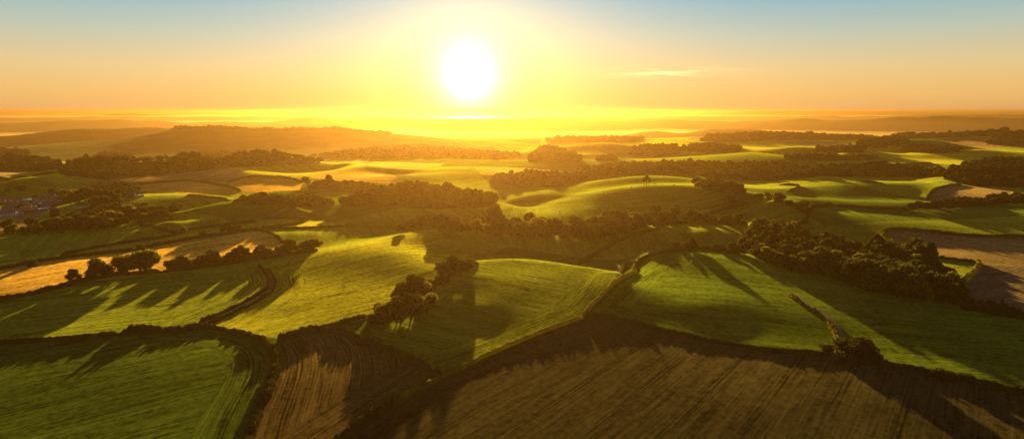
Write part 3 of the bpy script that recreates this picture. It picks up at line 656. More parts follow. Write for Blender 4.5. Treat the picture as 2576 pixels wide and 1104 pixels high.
HEDGES = [
 ('low straight hedge at the left edge above the near green field', [(-60,868),(90,860),(200,853),(302,842)], 3, 2.2, .08),
 ('bulging bushy hedge crowning the near green field at lower left', [(300,842),(340,836),(400,834),(450,834),(485,830)], 6, 2.9, .35),
 ('long lumpy hedge curving down beside the small ploughed field', HEDGE_C, 4.0, 2.0, .3),
 ('hedge arching over the top of the small ploughed field', [(698,862),(720,852),(750,843),(790,834),(850,835),(880,845),(912,858)], 4.2, 3.2, .25),
 ('thick straight hedge between the small ploughed field and the walkers hill', [(912,858),(960,878),(1010,898),(1060,922),(1108,946)], 4.4, 2.6, .12),
 ('long slim hedge with a golden top crossing the foreground diagonally', [(1466,800),(1420,816),(1370,834),(1288,868),(1220,898),(1160,928),(1090,962),(1040,986),(1000,1008)], 1.6, 1.9, .08),
 ('bushy lower end of the diagonal hedge at the bottom edge', [(1000,1008),(960,1037),(920,1062),(880,1087),(835,1120)], 3.4, 2.8, .35),
 ('golden-topped hedge climbing between the two near hills', [(1466,798),(1482,776),(1510,748),(1540,718),(1572,696),(1602,685)], 2.0, 2.2, .14),
 ('dark hedge following the crest of the near right hill', [(1598,684),(1600,662),(1630,645),(1680,635),(1720,631),(1760,629),(1800,629),(1850,632)], 3.2, 2.8, .2),
 ('short golden hedge looping beside the lane between the near hills', [(1562,686),(1558,672),(1572,664),(1600,656)], 2.2, 1.8, .3),
 ('long heavy hedge along the top of the big ploughed field', [(1472,790),(1530,800),(1580,810),(1650,827),(1750,851),(1850,868),(1932,882),(2000,886),(2090,894)], 4.2, 1.6, .15),
 ('right part of the heavy hedge running down to the right edge', [(2090,894),(2200,914),(2300,933),(2400,953),(2500,975),(2640,1005)], 4.4, 2.3, .12),
 ('ragged hedge on the bank climbing the near right hill', [(1985,742),(2020,768),(2060,790),(2088,815),(2102,838),(2108,862)], 2.4, 1.6, .5),
 ('hedge enclosing the top of the brown field at right', [(2216,592),(2225,580),(2250,578),(2300,581),(2400,592),(2500,598),(2640,594)], 3.2, 2.6, .1),
 ('bushy golden hedge on the left side of the brown field at right', [(2216,592),(2228,603),(2252,616),(2280,634),(2300,643)], 4, 3.2, .4),
 ('thin hedge between the brown field and the small green triangle at right', [(2300,643),(2340,648),(2420,656),(2462,661)], 2.6, 2.0, .1),
 ('golden hedge on the right tip of the small green triangle', [(2462,661),(2468,668),(2452,684),(2430,704),(2408,722)], 3.4, 3.0, .25),
 ('hedge leading off the right edge below the large belt of trees', [(2416,775),(2470,782),(2530,792),(2640,812)], 8, 5.5, .35),
 ('slim hedge above the pale strip of grass at left', [(150,644),(200,632),(300,614),(400,600),(445,592),(462,584),(480,578),(560,568),(648,558)], 2.6, 2.2, .08),
 ('slim dark hedge above the golden stubble at left', [(-60,690),(0,679),(78,662),(100,659),(200,645),(345,629)], 2.8, 2.4, .08),
 ('hedge above the golden stubble left of the round tree', [(352,628),(400,617),(460,607),(500,600),(560,592),(640,580),(662,581)], 3, 2.6, .1),
 ('short hedge sloping between the two shaded green fields at left', [(352,568),(400,577),(455,590)], 3.2, 2.6, .1),
 ('hedge bending sharply round the bright meadow left of centre', [(668,552),(720,550),(765,550),(780,553),(760,562),(700,571),(652,578)], 2.8, 2.4, .1),
 ('straight hedge running to the big field shadow left of centre', [(656,578),(750,576),(830,573),(893,568)], 2.6, 2.2, .1),
 ('hedge on the right end of the golden stubble field', [(655,580),(682,587),(702,601),(716,614)], 2.8, 2.4, .2),
 ('curved hedge beside the farm track on the bright meadow', [(662,553),(676,541),(696,531),(718,522),(746,519)], 2.4, 2.0, .1),
 ('hedge at the foot of the tree row at left', [(-60,768),(0,757),(100,737),(190,714),(250,700),(300,692),(410,685)], 3.5, 2.8, .2),
 ('hedge under the belt of trees ending at the round tree', [(410,685),(500,675),(600,661),(700,646),(760,637),(800,630)], 4.5, 3.5, .3),
 ('dark hedge descending behind the walkers hill', [(1660,578),(1600,590),(1550,612),(1500,640),(1452,666)], 3.2, 2.6, .1),
 ('left hedge of the curving lane above the near left field', [(500,812),(560,788),(622,757),(664,734),(682,712),(676,694),(658,676),(650,668)], 2.2, 1.6, .3),
 ('right hedge of the curving lane above the near left field', [(520,818),(580,790),(640,762),(682,738),(696,712),(688,692),(668,676)], 2.0, 1.5, .3),
 ('thin hedge left of the clump above the small ploughed field', [(792,832),(840,820),(880,808),(925,795)], 2.6, 2.0, .15),
 ('hedge below the clumps on the left side of the walkers hill', [(925,815),(1000,775),(1060,730),(1120,700),(1170,672),(1200,661)], 3.0, 2.0, .3),
 ('dark hedge dividing the shaded slopes right of the long hill', [(1775,544),(1810,530),(1850,520),(1890,510)], 3.2, 2.8, .1),
 ('hedge dropping into the hollow left of the dark green field', [(1990,576),(2020,564),(2036,553),(2034,540),(2030,528),(2060,520),(2100,518)], 4, 3.2, .15),
 ('long hedge under the bright strip of grass at right', [(2100,519),(2180,524),(2240,527),(2290,529)], 3.2, 2.8, .1),
 ('hedge round the corner of the small brown field at right', [(2332,503),(2334,490),(2345,480),(2380,470),(2420,465)], 3.6, 3, .2),
 ('short dark hedge in the fold of the green hills at right', [(2165,457),(2200,461),(2232,466)], 3.4, 2.6, .1),
 ('curved hedge at the left end of the green fold at right', [(1980,484),(2005,476),(2018,470),(2000,466),(1960,466)], 3.4, 2.8, .1),
 ('long thin hedge beneath the crest left of centre', [(470,492),(520,497),(560,502),(600,507),(640,509)], 3.2, 2.6, .1),
 ('thin hedge crossing below the wooded hill at left', [(270,468),(330,466),(400,460),(470,456),(530,462),(590,474),(606,482)], 4, 3, .1),
 ('hedge curving above the second gold field at left', [(570,462),(600,450),(650,444),(720,448),(762,459)], 4, 3, .1),
 ('thin hedge on the upper field at the left edge', [(10,452),(50,449),(120,437),(140,434)], 4, 3, .1),
 ('hooked hedge on the far green field at right', [(2165,402),(2155,399),(2175,395),(2200,394)], 4, 3, .1),
 ('hedge on the near side of the far green hill at right', [(2255,417),(2300,414),(2345,411)], 4, 3, .1),
]
for hd in HEDGES: hedge(*hd, material='golden' if ('golden' in hd[0] and 'stubble' not in hd[0] or 'ragged' in hd[0]) else 'hedge')

# ------------------------------------------------------------------ individual trees
REST = []
def belt(poly, step, lo, hi, label, group, maxn, wide=1.0, var=None):
    gx, gy, z, h = pick(poly, step, lo, hi); n = len(gx)
    q_ = np.argsort(np.hypot(gx, gy)); o = q_[:maxn]; r_ = q_[maxn:][::1 if 'large dense' in label else 3]
    REST.extend(zip(gx[r_], gy[r_], z[r_], h[r_] * (.82 if 'large dense' in label else .62)))
    for i in o: tree(0, 0, h[i], label, group, xy=(gx[i], gy[i], z[i]), wide=wide * random.uniform(.8, 1.25), sink=h[i] * .08, var=var)
    print('belt', len(o), 'of', n, label)
belt([(1870,628),(1900,606),(1990,612),(2070,628),(2150,646),(2220,656),(2310,672),(2370,702),(2412,735),(2425,772),(2300,762),(2200,742),(2100,713),(2000,688),(1900,655)], 8.2, 12, 17,
     'broadleaf tree in the large dense belt on the near right slope', 'trees of the large belt on the near right slope', 84, 1.0)
belt([(1090,580),(1100,562),(1180,566),(1250,560),(1330,566),(1420,570),(1500,572),(1490,610),(1330,602),(1200,592)], 8.5, 11, 15,
     'tree in the glowing belt below the left foot of the long hill', 'trees of the belt below the long hill', 46)
belt([(1490,612),(1500,572),(1545,548),(1600,540),(1680,536),(1730,545),(1800,556),(1880,564),(1880,572),(1780,566),(1700,566),(1620,580),(1560,595)], 8.5, 11, 15,
     'tree in the dark curved wood at the foot of the long hill front', 'trees of the curved wood below the long hill', 44)
belt([(-40,595),(30,575),(100,560),(150,540),(230,528),(300,522),(380,517),(465,526),(462,534),(380,564),(250,584),(100,592)], 9.5, 9.5, 12.5,
     'tree in the dark wood between the village and the shaded green field', 'trees of the dark wood near the village', 46)
belt([(412,684),(412,676),(520,664),(640,648),(740,634),(742,639),(640,656),(520,671)], 5.6, 6.5, 10,
     'tree in the row between golden stubble and green field left of the round tree', 'trees of the row along the golden stubble', 30)
belt([(1745,478),(1750,462),(1800,463),(1850,478),(1885,492),(1880,500),(1830,492)], 9, 10, 14,
     'tree in the bushy clump on the right shoulder of the long hill', 'trees on the right shoulder of the long hill', 16)
belt([(1885,500),(1900,492),(1960,504),(2035,522),(2032,530),(1960,514)], 7, 5.5, 9,
     'tree in the line dropping right from the long hill', 'trees in the line right of the long hill', 17)
belt([(1885,580),(1900,570),(1960,572),(2005,590),(2008,606),(1940,604)], 8, 9, 13,
     'tree in the copse above the large belt at right', 'trees of the copse above the large belt', 18)
if REST: canopy('woodland', 'rear trees of the near belts, massed behind the trees at their front', None, 10.5, 0, 0, dens=110, given=tuple(np.array(REST).T))
def px2m(x, y, px):
    X, Y, Z = cast(x, y); return px * math.sqrt(X * X + Y * Y + (H - Z) ** 2) / F
SINGLE = [ # x, base y, height px, wide, label, name, bush
 (187,710,30,.95,'smallest lone tree, leftmost in the row beside the golden stubble','small_tree',False),
 (250,702,46,1.15,'round dark tree second from the left in the row by the golden stubble','round_tree',False),
 (318,692,46,1.2,'left tree of the two merged broad trees in the row at left','broadleaf_tree',False),
 (362,688,60,1.15,'taller spreading tree of the merged pair in the row at left','broadleaf_tree',False),
 (782,634,40,1.35,'big round tree at the right end of the row by the golden stubble','round_tree',False),
 (509,596,15,1.0,'tiny lone tree left of the pair above the golden stubble','small_tree',False),
 (572,586,25,1.1,'larger tree of the pair on the hedge above the golden stubble','broadleaf_tree',False),
 (597,584,19,1.0,'smaller tree of the pair on the hedge above the golden stubble','broadleaf_tree',False),
 (464,590,20,.9,'pale spindly tree at the hedge corner left of centre','small_tree',False),
 (83,668,14,1.2,'small square bush on the hedge of the golden stubble at far left','bush',True),
 (355,632,18,1.1,'bush at the hedge junction above the golden stubble','bush',True),
 (1140,696,54,1.15,'tall domed tree in the upper clump left of the walkers hill','round_tree',False),
 (1116,698,42,1.1,'left tree of the upper clump beside the walkers hill','round_tree',False),
 (1160,690,38,1.1,'right front tree of the upper clump beside the walkers hill','round_tree',False),
 (1176,680,32,1.1,'rear right tree of the upper clump beside the walkers hill','round_tree',False),
 (1198,664,7,1.5,'small bush at the crest end of the walkers hill hedge','bush',True),
 (1108,712,24,1.4,'low bush under the upper clump beside the walkers hill','bush',True),
 (1080,722,24,1.4,'low bush linking the two clumps left of the walkers hill','bush',True),
 (1046,752,66,1.05,'tallest tree of the middle clump left of the walkers hill','broadleaf_tree',False),
 (1014,764,58,1.1,'left tree of the middle clump left of the walkers hill','broadleaf_tree',False),
 (1068,744,46,1.1,'right tree of the middle clump left of the walkers hill','broadleaf_tree',False),
 (975,806,52,1.2,'left tree of the lowest clump above the small ploughed field','broadleaf_tree',False),
 (1010,806,62,1.2,'middle tree of the lowest clump above the small ploughed field','broadleaf_tree',False),
 (1045,798,70,1.15,'tallest tree of the lowest clump above the small ploughed field','broadleaf_tree',False),
 (1076,790,56,1.1,'right tree of the lowest clump above the small ploughed field','broadleaf_tree',False),
 (948,812,30,1.4,'bush at the lower left tip of the lowest clump','bush',True),
 (960,786,26,1.4,'bush behind the left tree of the lowest clump','bush',True),
 (1700,631,24,1.25,'left tree of the pair on the crest of the near right hill','round_tree',False),
 (1736,631,30,1.4,'right larger tree of the pair on the crest of the near right hill','round_tree',False),
 (1808,631,20,1.5,'low bush on the crest hedge of the near right hill','bush',True),
 (1850,636,26,1.5,'bush between the crest hedge and the large belt','bush',True),
 (2142,893,44,2.0,'large dark round bush on the heavy hedge at lower right','bush',True),
 (2370,950,22,1.9,'low wide bush on the hedge near the right edge','bush',True),
 (2425,955,16,1.9,'smaller bush right of the low wide bush on the hedge','bush',True),
 (1010,588,26,1.1,'lowest tree at the left tip of the glowing belt','broadleaf_tree',False),
 (1035,580,34,1.1,'second tree from the left tip of the glowing belt','broadleaf_tree',False),
 (1060,578,40,1.1,'third tree from the left tip of the glowing belt','broadleaf_tree',False),
 (1088,576,42,1.1,'fourth tree from the left tip of the glowing belt','broadleaf_tree',False),
 (1245,568,52,1.05,'tallest domed tree standing out of the glowing belt','round_tree',False),
 (1840,516,26,1.1,'lone round bush on the shaded front of the long hill','round_tree',False),
 (2295,436,20,1.0,'lone round tree between the far green fields at right','round_tree',False),
 (770,468,24,1.0,'round hazy tree beside the second gold field at left','round_tree',False),
 (828,458,20,1.0,'hazy tree above the string of trees left of centre','round_tree',False),
 (294,518,28,1.0,'dark round tree above the wood near the village','round_tree',False),
 (240,522,24,1.0,'left dark tree between the wood and the bright strip','round_tree',False),
 (262,522,26,1.0,'right dark tree between the wood and the bright strip','round_tree',False),
 (2020,537,30,1.0,'pointed tree in the hedge corner right of the long hill','broadleaf_tree',False),
]
for x, y, hp, wd, lb, nm, bs in SINGLE:
    h = px2m(x, y, hp) * (1.25 if bs else 1.0)
    e = tree(x, y, h, lb, name=nm, wide=wd, cat='bush' if bs else 'tree', bush=bs, sink=h * .03)
# village trees
for k, (x, y, hp) in enumerate([(172,508,30),(190,505,28),(178,514,26),(198,514,24)]):
    tree(x, y, px2m(x, y, hp), 'sunlit yellow-rimmed tree in the cluster behind the village', 'yellow-rimmed trees behind the village', var=3, name='garden_tree')
for x, y, hp in [(215,507,30),(232,506,26),(250,504,24),(268,503,22),(284,502,18),(150,500,16),(20,486,12),(45,484,13),(60,484,14),(56,532,17),(130,492,14),(312,500,13),(330,499,10),(26,519,11),(82,517,10),(100,526,10),(64,519,9),(112,515,11),(138,524,10),(90,505,12),(124,509,11),(14,529,10),(158,509,12),(40,516,10)]:
    tree(x, y, px2m(x, y, hp), 'dark tree standing among or behind the village houses', 'dark trees in the village', name='garden_tree')
# umbrella shaped trees on the long hill
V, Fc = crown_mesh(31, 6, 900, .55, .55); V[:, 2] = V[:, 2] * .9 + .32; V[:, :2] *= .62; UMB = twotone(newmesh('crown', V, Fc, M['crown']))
V, Fc = tube([(0, 0, -.03), (.01, 0, .4), (0, 0, .75)], [.035, .026, .018]); UMT = newmesh('trunk', V, Fc, M['bark'])
for x, s, lb in ((1620, 20, 'left tree of the three bare-stemmed trees on the long hill crest'), (1626, 25, 'middle and tallest of the three bare-stemmed trees on the long hill crest'), (1632, 21, 'right tree of the three bare-stemmed trees on the long hill crest')):
    X, Y, Z = cast(x, 467.5); e = empty('umbrella_tree', (X, Y, Z - .1), x * .7, px2m(x, 467.5, s)); tag(e, lb, 'tree'); obj('crown', UMB, e); obj('trunk', UMT, e)
print('trees', n_tree)

# ------------------------------------------------------------------ tracks
def strip(name, label, pts, w, material, lift=.12):
    P = line3(pts, 2.5); T = np.gradient(P[:, :2], axis=0); T /= np.linalg.norm(T, axis=1)[:, None] + 1e-9; Nn = np.c_[-T[:, 1], T[:, 0]]
    offs = (-.5, -.2, .2, .5); k = 4; V = np.empty((len(P), k, 3))
    for j, q in enumerate(offs):
        V[:, j, :2] = P[:, :2] + Nn * w * q; V[:, j, 2] = gz(V[:, j, 0], V[:, j, 1]) + lift
    ii, jj = np.meshgrid(np.arange(len(P) - 1), np.arange(k - 1), indexing='ij'); a = (ii * k + jj).ravel()
    o = obj(name, newmesh(name, V.reshape(-1, 3), np.stack([a, a + k, a + k + 1, a + 1], -1), M[material])); tag(o, label, kind='structure')
strip('path', 'earth lane curving between hedges at left', [(510,815),(570,789),(631,760),(673,736),(689,712),(682,693),(662,675)], 3, 'track')
strip('path', 'worn earth bank on the near right hill', [(1990,738),(2026,764),(2068,788),(2096,812),(2112,840),(2116,862)], 4.5, 'track')
strip('path', 'farm track on the bright meadow left of centre', [(672,552),(688,540),(708,530),(730,522)], 3, 'track')
strip('path', 'pale lane between the near hills', [(1548,688),(1550,672),(1566,660),(1598,650)], 2.5, 'track')
strip('road', 'village street at left', [(-60,548),(20,540),(70,530),(110,516),(180,505),(300,492)], 5, 'road')
strip('road', 'village side street at left', [(40,536),(60,515),(95,498)], 4, 'road')

# ------------------------------------------------------------------ village houses
def box(x0, x1, y0, y1, z0, z1):
    V = [(x, y, z) for z in (z0, z1) for x, y in ((x0, y0), (x1, y0), (x1, y1), (x0, y1))]
    return V, [(0, 3, 2, 1), (4, 5, 6, 7), (0, 1, 5, 4), (1, 2, 6, 5), (2, 3, 7, 6), (3, 0, 4, 7)]
def make_house(L, Wd, hw, hr, wm, rm, name, barn=False):
    e = empty(name)
    V, Fc = box(-L/2, L/2, -Wd/2, Wd/2, -.8, hw); V += [(-L/2, 0, hw + hr - .15), (L/2, 0, hw + hr - .15)]; Fc[1] = (4, 5, 6, 7); Fc += [(4, 7, 8), (5, 9, 6)]
    obj('wall', newmesh('wall', V, Fc, M[wm]), e)
    ov = .45; t = .18; V = []; Fc = []
    for s in (-1, 1):
        n0 = len(V); ye = s * (Wd/2 + ov); ze = hw - hr * ov / (Wd/2)
        V += [(-L/2-ov, 0, hw+hr), (L/2+ov, 0, hw+hr), (L/2+ov, ye, ze), (-L/2-ov, ye, ze), (-L/2-ov, 0, hw+hr+t), (L/2+ov, 0, hw+hr+t), (L/2+ov, ye, ze+t), (-L/2-ov, ye, ze+t)]
        Fc += [tuple(n0 + q for q in f) for f in ((0,3,2,1),(4,5,6,7),(2,3,7,6),(1,2,6,5),(3,0,4,7))]
    rf = obj('roof', newmesh('roof', V, Fc, M[rm]), e)
    if not barn:
        V, Fc = box(L*.3-.5, L*.3+.5, -.4, .4, hw+hr-.6, hw+hr+1.2); obj('chimney', newmesh('chimney', V, Fc, M['brick']), rf)
    wmsh = newmesh('window', *box(-.6, .6, -.04, .04, -.6, .6), M['glass'])
    for s in (-1, 1):
        for kx in ((-.3, .3) if barn else (-.33, .05, .36)):
            for zz in ((1.5,) if hw < 4 else (1.4, 4.0)): obj('window', wmsh, e, (L * kx, s * (Wd/2 + .03), zz))
    V, Fc = box(-.5, .5, -.05, .05, 0, 2.05) if not barn else box(-1.6, 1.6, -.06, .06, 0, 2.8)
    obj('door', newmesh('door', V, Fc, M['door']), e, (-L * .14 if not barn else 0, -Wd/2 - .04, 0))
    return e
PROTO = {
 'white': (11, 7.5, 5, 2.8, 'wallw', 'slate', 'house'), 'brick': (12, 8, 5, 3, 'wallb', 'tile', 'house'), 'stone': (14, 7, 4.8, 3, 'walls', 'slate', 'house'),
 'pale': (12, 8, 3.0, .14, 'wallw', 'metal', 'house'), 'barn': (17, 11, 3.6, .15, 'walls', 'metal', 'barn'), 'red': (14, 8, 3.6, 2.8, 'wallb', 'tile', 'house'),
}
HOUSES = [ # x, y, kind, heading, label
 (142,495,'barn',.1,'long pale-roofed barn behind the village near the yellow-rimmed trees'),
 (160,496,'pale',-.2,'short pale-roofed house just left of the yellow-rimmed trees'),
 (190,504,'pale',.1,'pale-roofed house under the yellow-rimmed trees'),
 (118,500,'stone',.2,'grey-roofed house at the back of the village'),
 (72,507,'barn',.15,'pale barn at the rear left of the village'),
 (97,509,'stone',-.3,'stone house with a sunlit gable beside the chapel green'),
 (58,513,'red',.1,'orange-roofed house catching the sun in the village'),
 (14,515,'red',.2,'red-roofed house glinting orange at the left edge of the village'),
 (4,516,'brick',-.1,'brick house touching the left picture edge'),
 (71,520,'barn',.12,'long white-roofed barn in the middle of the village'),
 (50,522,'white',.3,'white house left of the long white-roofed barn'),
 (88,524,'pale',.2,'flat grey-roofed house right of the long white-roofed barn'),
 (108,519,'white',1.4,'white house with its bright gable end facing the camera'),
 (122,518,'stone',.1,'stone house just right of the bright white gable'),
 (134,513,'pale',.3,'bluish-roofed house in the right half of the village'),
 (146,516,'stone',-.2,'grey house below the bluish-roofed house'),
 (128,523,'brick',.2,'brick house on the lower side of the village street'),
 (104,531,'barn',.15,'low shed row along the lower edge of the village'),
 (66,532,'brick',.1,'dark red brick house in front of the long white-roofed barn'),
 (80,534,'red',.25,'dark red-roofed house on the lower side of the village'),
 (24,526,'white',.4,'white-walled house by the village street at left'),
 (36,530,'stone',-.2,'stone house left of the big dark village tree'),
 (4,532,'pale',.2,'pale house at the left edge below the brick house'),
 (12,545,'white',.6,'white house nearest to the camera at the left edge'),
 (32,543,'white',-.2,'white house second nearest to the camera at the left edge'),
 (44,540,'pale',.1,'pale-roofed bungalow near the road bend in the village'),
 (208,528,'barn',.1,'white-roofed barn alone between the wood and the bright strip'),
 (240,514,'stone',.2,'grey farmhouse at the top of the bright strip'),
 (322,497,'white',.2,'small white cottage right of the village trees'),
 (334,497,'white',-.4,'small white cottage, the second right of the village trees'),
 (350,495,'pale',.4,'rightmost small pale cottage beyond the village trees'),
 (168,512,'brick',.2,'brick house at the right end of the village street'),
 (20,506,'stone',.1,'stone house at the back left of the village'),
 (40,502,'pale',-.2,'pale-roofed house against the foot of the green hill'),
 (30,512,'stone',0.5,'small house packed among its neighbours in the middle of the village'),
 (84,514,'red',-0.2,'small house packed among its neighbours in the middle of the village'),
 (110,511,'stone',0.8,'small house packed among its neighbours in the middle of the village'),
 (64,526,'stone',0.1,'small house packed among its neighbours in the middle of the village'),
 (96,519,'stone',-0.6,'small house packed among its neighbours in the middle of the village'),
 (116,526,'white',0.2,'small house packed among its neighbours in the middle of the village'),
 (150,508,'stone',0.9,'small house packed among its neighbours in the middle of the village'),
 (52,536,'red',0.5,'small house packed among its neighbours in the middle of the village'),
 (20,535,'red',0.3,'small house packed among its neighbours in the middle of the village'),
 (76,527,'white',-0.9,'small house packed among its neighbours in the middle of the village'),
 (130,505,'stone',0.1,'small house packed among its neighbours in the middle of the village'),
 (46,508,'white',0.6,'small house packed among its neighbours in the middle of the village'),
 (180,510,'red',0.1,'small house packed among its neighbours in the middle of the village'),
 (156,502,'red',-0.4,'small house packed among its neighbours in the middle of the village'),
]
protos = {}
for x, y, kd, rz, lb in HOUSES:
    if kd not in protos:
        protos[kd] = make_house(*PROTO[kd], barn=(kd == 'barn')); o = protos[kd]
    else: o = copy_tree(protos[kd])
    X, Y, Z = cast(x, y); o.scale = (.74,) * 3; o.location = (X, Y, Z); o.rotation_euler = (0, 0, rz - math.atan2(X, Y) * .6)
    tag(o, lb, 'barn' if kd == 'barn' else 'house', 'buildings of the village in the valley')

# ------------------------------------------------------------------ people and grazing animals
def skinned(name, verts, edges, radii, material, parent=None):
    me = bpy.data.meshes.new(name); me.from_pydata(verts, edges, []); me.update(); me.materials.append(material)
    o = obj(name, me, parent); o.modifiers.new('skin', 'SKIN')
    for v, r_ in zip(me.skin_vertices[0].data, radii): v.radius = (r_, r_)
    me.skin_vertices[0].data[0].use_root = True
    s = o.modifiers.new('sub', 'SUBSURF'); s.levels = 1; s.render_levels = 1
    dg = bpy.context.evaluated_depsgraph_get(); m2 = bpy.data.meshes.new_from_object(o.evaluated_get(dg)); o.modifiers.clear(); o.data = m2
    return o
def person(x, y, rz, label):
    X, Y, Z = cast(x, y); e = empty('person', (X, Y, Z), rz); tag(e, label, 'person')
    vs = [(0,0,.95),(0,0,1.2),(0,0,1.45),(0,0,1.55),(0,.02,1.68),(-.1,0,.9),(-.12,.12,.5),(-.12,.02,.06),(-.12,.16,.04),(.1,0,.9),(.12,-.1,.5),(.12,-.28,.1),(.12,-.14,.05),(-.2,0,1.42),(-.26,-.06,1.15),(-.27,.08,.92),(.2,0,1.42),(.26,.08,1.16),(.26,.2,.96)]
    ed = [(0,1),(1,2),(2,3),(3,4),(0,5),(5,6),(6,7),(7,8),(0,9),(9,10),(10,11),(11,12),(2,13),(13,14),(14,15),(2,16),(16,17),(17,18)]
    rd = [.15,.15,.14,.06,.11,.1,.07,.05,.04,.1,.07,.05,.04,.07,.05,.035,.07,.05,.035]
    skinned('body', vs, ed, rd, M['cloth'], e); return e
def beast(x, y, rz, label, sc=1.0, white=False, cat='cow', name='cow'):
    X, Y, Z = cast(x, y); e = empty(name, (X, Y, Z), rz, sc); tag(e, label, cat, 'animals grazing on the pastures')
    vs = [(0,0,1.05),(-.6,0,1.08),(.6,0,1.08),(.95,0,1.15),(1.2,0,.95),(1.45,0,.8)]; ed = [(0,1),(0,2),(2,3),(3,4),(4,5)]; rd = [.36,.33,.33,.2,.15,.09]
    for bx in (-.62, .58):
        for sy in (-.2, .2):
            n0 = len(vs); vs += [(bx, sy, .8), (bx + (.06 if bx < 0 else 0), sy, .42), (bx, sy, .03)]; ed += [(1 if bx < 0 else 2, n0), (n0, n0 + 1), (n0 + 1, n0 + 2)]; rd += [.13, .07, .06]
    n0 = len(vs); vs += [(-.92, 0, 1.1), (-1.0, 0, .55)]; ed += [(1, n0), (n0, n0 + 1)]; rd += [.07, .03]
    skinned('body', vs, ed, rd, M['hidew' if white else 'hide'], e); return e
person(1291, 655, .4, 'person in dark clothes standing on the crest of the near middle hill')
person(870, 705, 1.0, 'person in dark clothes walking left of two others on the lit meadow')
person(874, 707, -.5, 'person in dark clothes in the middle of three on the lit meadow')
person(878, 708, .2, 'person in dark clothes rightmost of three on the lit meadow')
beast(1647, 464.6, .3, 'dark cow just right of the three bare-stemmed trees', 1.3)
beast(1665, 465.8, 2.6, 'small dark calf on the long hill crest', .8)
beast(1695, 468, .2, 'dark cow farthest right on the long hill crest', 1.3)
beast(1519, 490, 1.2, 'dark cow on the sunlit left flank of the long hill', 1.2)
beast(1739, 661, .7, 'white cow alone on the near right hill', 1.2, True)
beast(1588, 472, .5, 'dark cow left of the three bare-stemmed trees', 1.1)
beast(2288, 474, .5, 'dark cow on the green slope left of the small brown field', 1.3)
beast(2147, 474, 2.2, 'dark cow in the green hollow at right', 1.3)

# ------------------------------------------------------------------ haze
V, Fc = box(-46000, 46000, -3000, 46500, float(Zg.min()) - 1.0, max(float(Zg.max()) + 4, H + 5))
m, nt, out = mat('evening haze'); g = NT(nt)
pv = g.n('ShaderNodeVolumePrincipled')
pv.inputs['Color'].default_value = (.43, .222, .078, 1); pv.inputs['Density'].default_value = 1.05e-4; pv.inputs['Anisotropy'].default_value = .735
g.link(pv.outputs[0], out.inputs['Volume'])
o = obj('haze', newmesh('haze', V, Fc, m)); tag(o, 'golden evening haze filling the valleys', kind='stuff')
def bank(label, d0, d1, z1, dens, col, an):
    "a closed bank of mist lying round the valley between two distances"
    V = []; Fc = []; n = 25
    for k in range(n):
        a = R(-52 + 104 * k / (n - 1)); c, q = math.cos(a), math.sin(a)
        for d, z in ((d0, zlo), (d1, zlo), (d1, z1), (d0, z1)): V.append((d * q, d * c, z))
    for k in range(n - 1):
        a = k * 4
        for e in range(4): Fc.append((a + e, a + 4 + e, a + 4 + (e + 1) % 4, a + (e + 1) % 4))
    Fc += [(0, 1, 2, 3), ((n-1)*4+3, (n-1)*4+2, (n-1)*4+1, (n-1)*4)]
    m, nt, out = mat(label); g = NT(nt); pv = g.n('ShaderNodeVolumePrincipled')
    pv.inputs['Color'].default_value = (*col, 1); pv.inputs['Density'].default_value = dens; pv.inputs['Anisotropy'].default_value = an
    g.link(pv.outputs[0], out.inputs['Volume'])
    me = newmesh('mist', V, Fc, m); import bmesh
    bm = bmesh.new(); bm.from_mesh(me); bmesh.ops.recalc_face_normals(bm, faces=bm.faces); bm.to_mesh(me); bm.free()
    tag(obj('mist', me), label, kind='stuff')
zlo = float(Zg.min()) - .5
bank('thin mist round all the far ridges', 3150, 18000, 57, 5e-5, (.50, .35, .20), .6)
zlo -= .1
bank('bright mist in the valley in front of the second far ridge', 4150, 5750, -38, 2.0e-3, (.64, .43, .24), .55)
zlo -= .1
bank('bright mist in the basin behind the second far ridge', 7000, 8900, -8, 1.6e-3, (.64, .44, .26), .55)
zlo -= .1
bank('pale mist beyond the third far ridge', 10200, 16000, 38, 6e-4, (.64, .46, .29), .55)
print('Z range', Zg.min(), Zg.max())

# ------------------------------------------------------------------ sky and sun
sx, sy, sz = math.sin(SUN_AZ) * math.cos(SUN_EL), math.cos(SUN_AZ) * math.cos(SUN_EL), math.sin(SUN_EL)
gx_, gy_, gz_ = math.sin(SUN_AZ) * math.cos(GLOW_EL), math.cos(SUN_AZ) * math.cos(GLOW_EL), math.sin(GLOW_EL)
w = bpy.data.worlds.new('World'); SC.world = w; w.use_nodes = True
nt = w.node_tree; nt.nodes.clear(); g = NT(nt)
D = g.n('ShaderNodeTexCoord').outputs['Generated']
sep = g.n('ShaderNodeSeparateXYZ', i_0=D)
dt = g.v('DOT_PRODUCT', D, (gx_, gy_, gz_), 1)
gam = g.m('MULTIPLY', g.m('ARCCOSINE', g.m('MINIMUM', dt, .9999999)), 180 / math.pi)
el = g.m('MULTIPLY', g.m('ARCSINE', sep.outputs[2]), 180 / math.pi)
ramp = g.n('ShaderNodeValToRGB', i_0=g.m('DIVIDE', g.m('MAXIMUM', el, 0.0), 30.0)); cr = ramp.color_ramp
stops = [(0, (.72, .40, .14)), (.05, (.80, .47, .15)), (.12, (.72, .53, .25)), (.21, (.45, .51, .41)), (.33, (.14, .39, .53)), (.45, (.08, .14, .18)), (.6, (.06, .075, .09)), (1, (.04, .048, .06))]
cr.elements[0].position = 0; cr.elements[0].color = (*stops[0][1], 1); cr.elements[1].position = 1; cr.elements[1].color = (*stops[-1][1], 1)
for p, c in stops[1:-1]: e = cr.elements.new(p); e.color = (*c, 1)
def glow(fac, col):
    x = g.n('ShaderNodeRGB'); x.outputs[0].default_value = (*col, 1); return g.scale(x.outputs[0], fac)
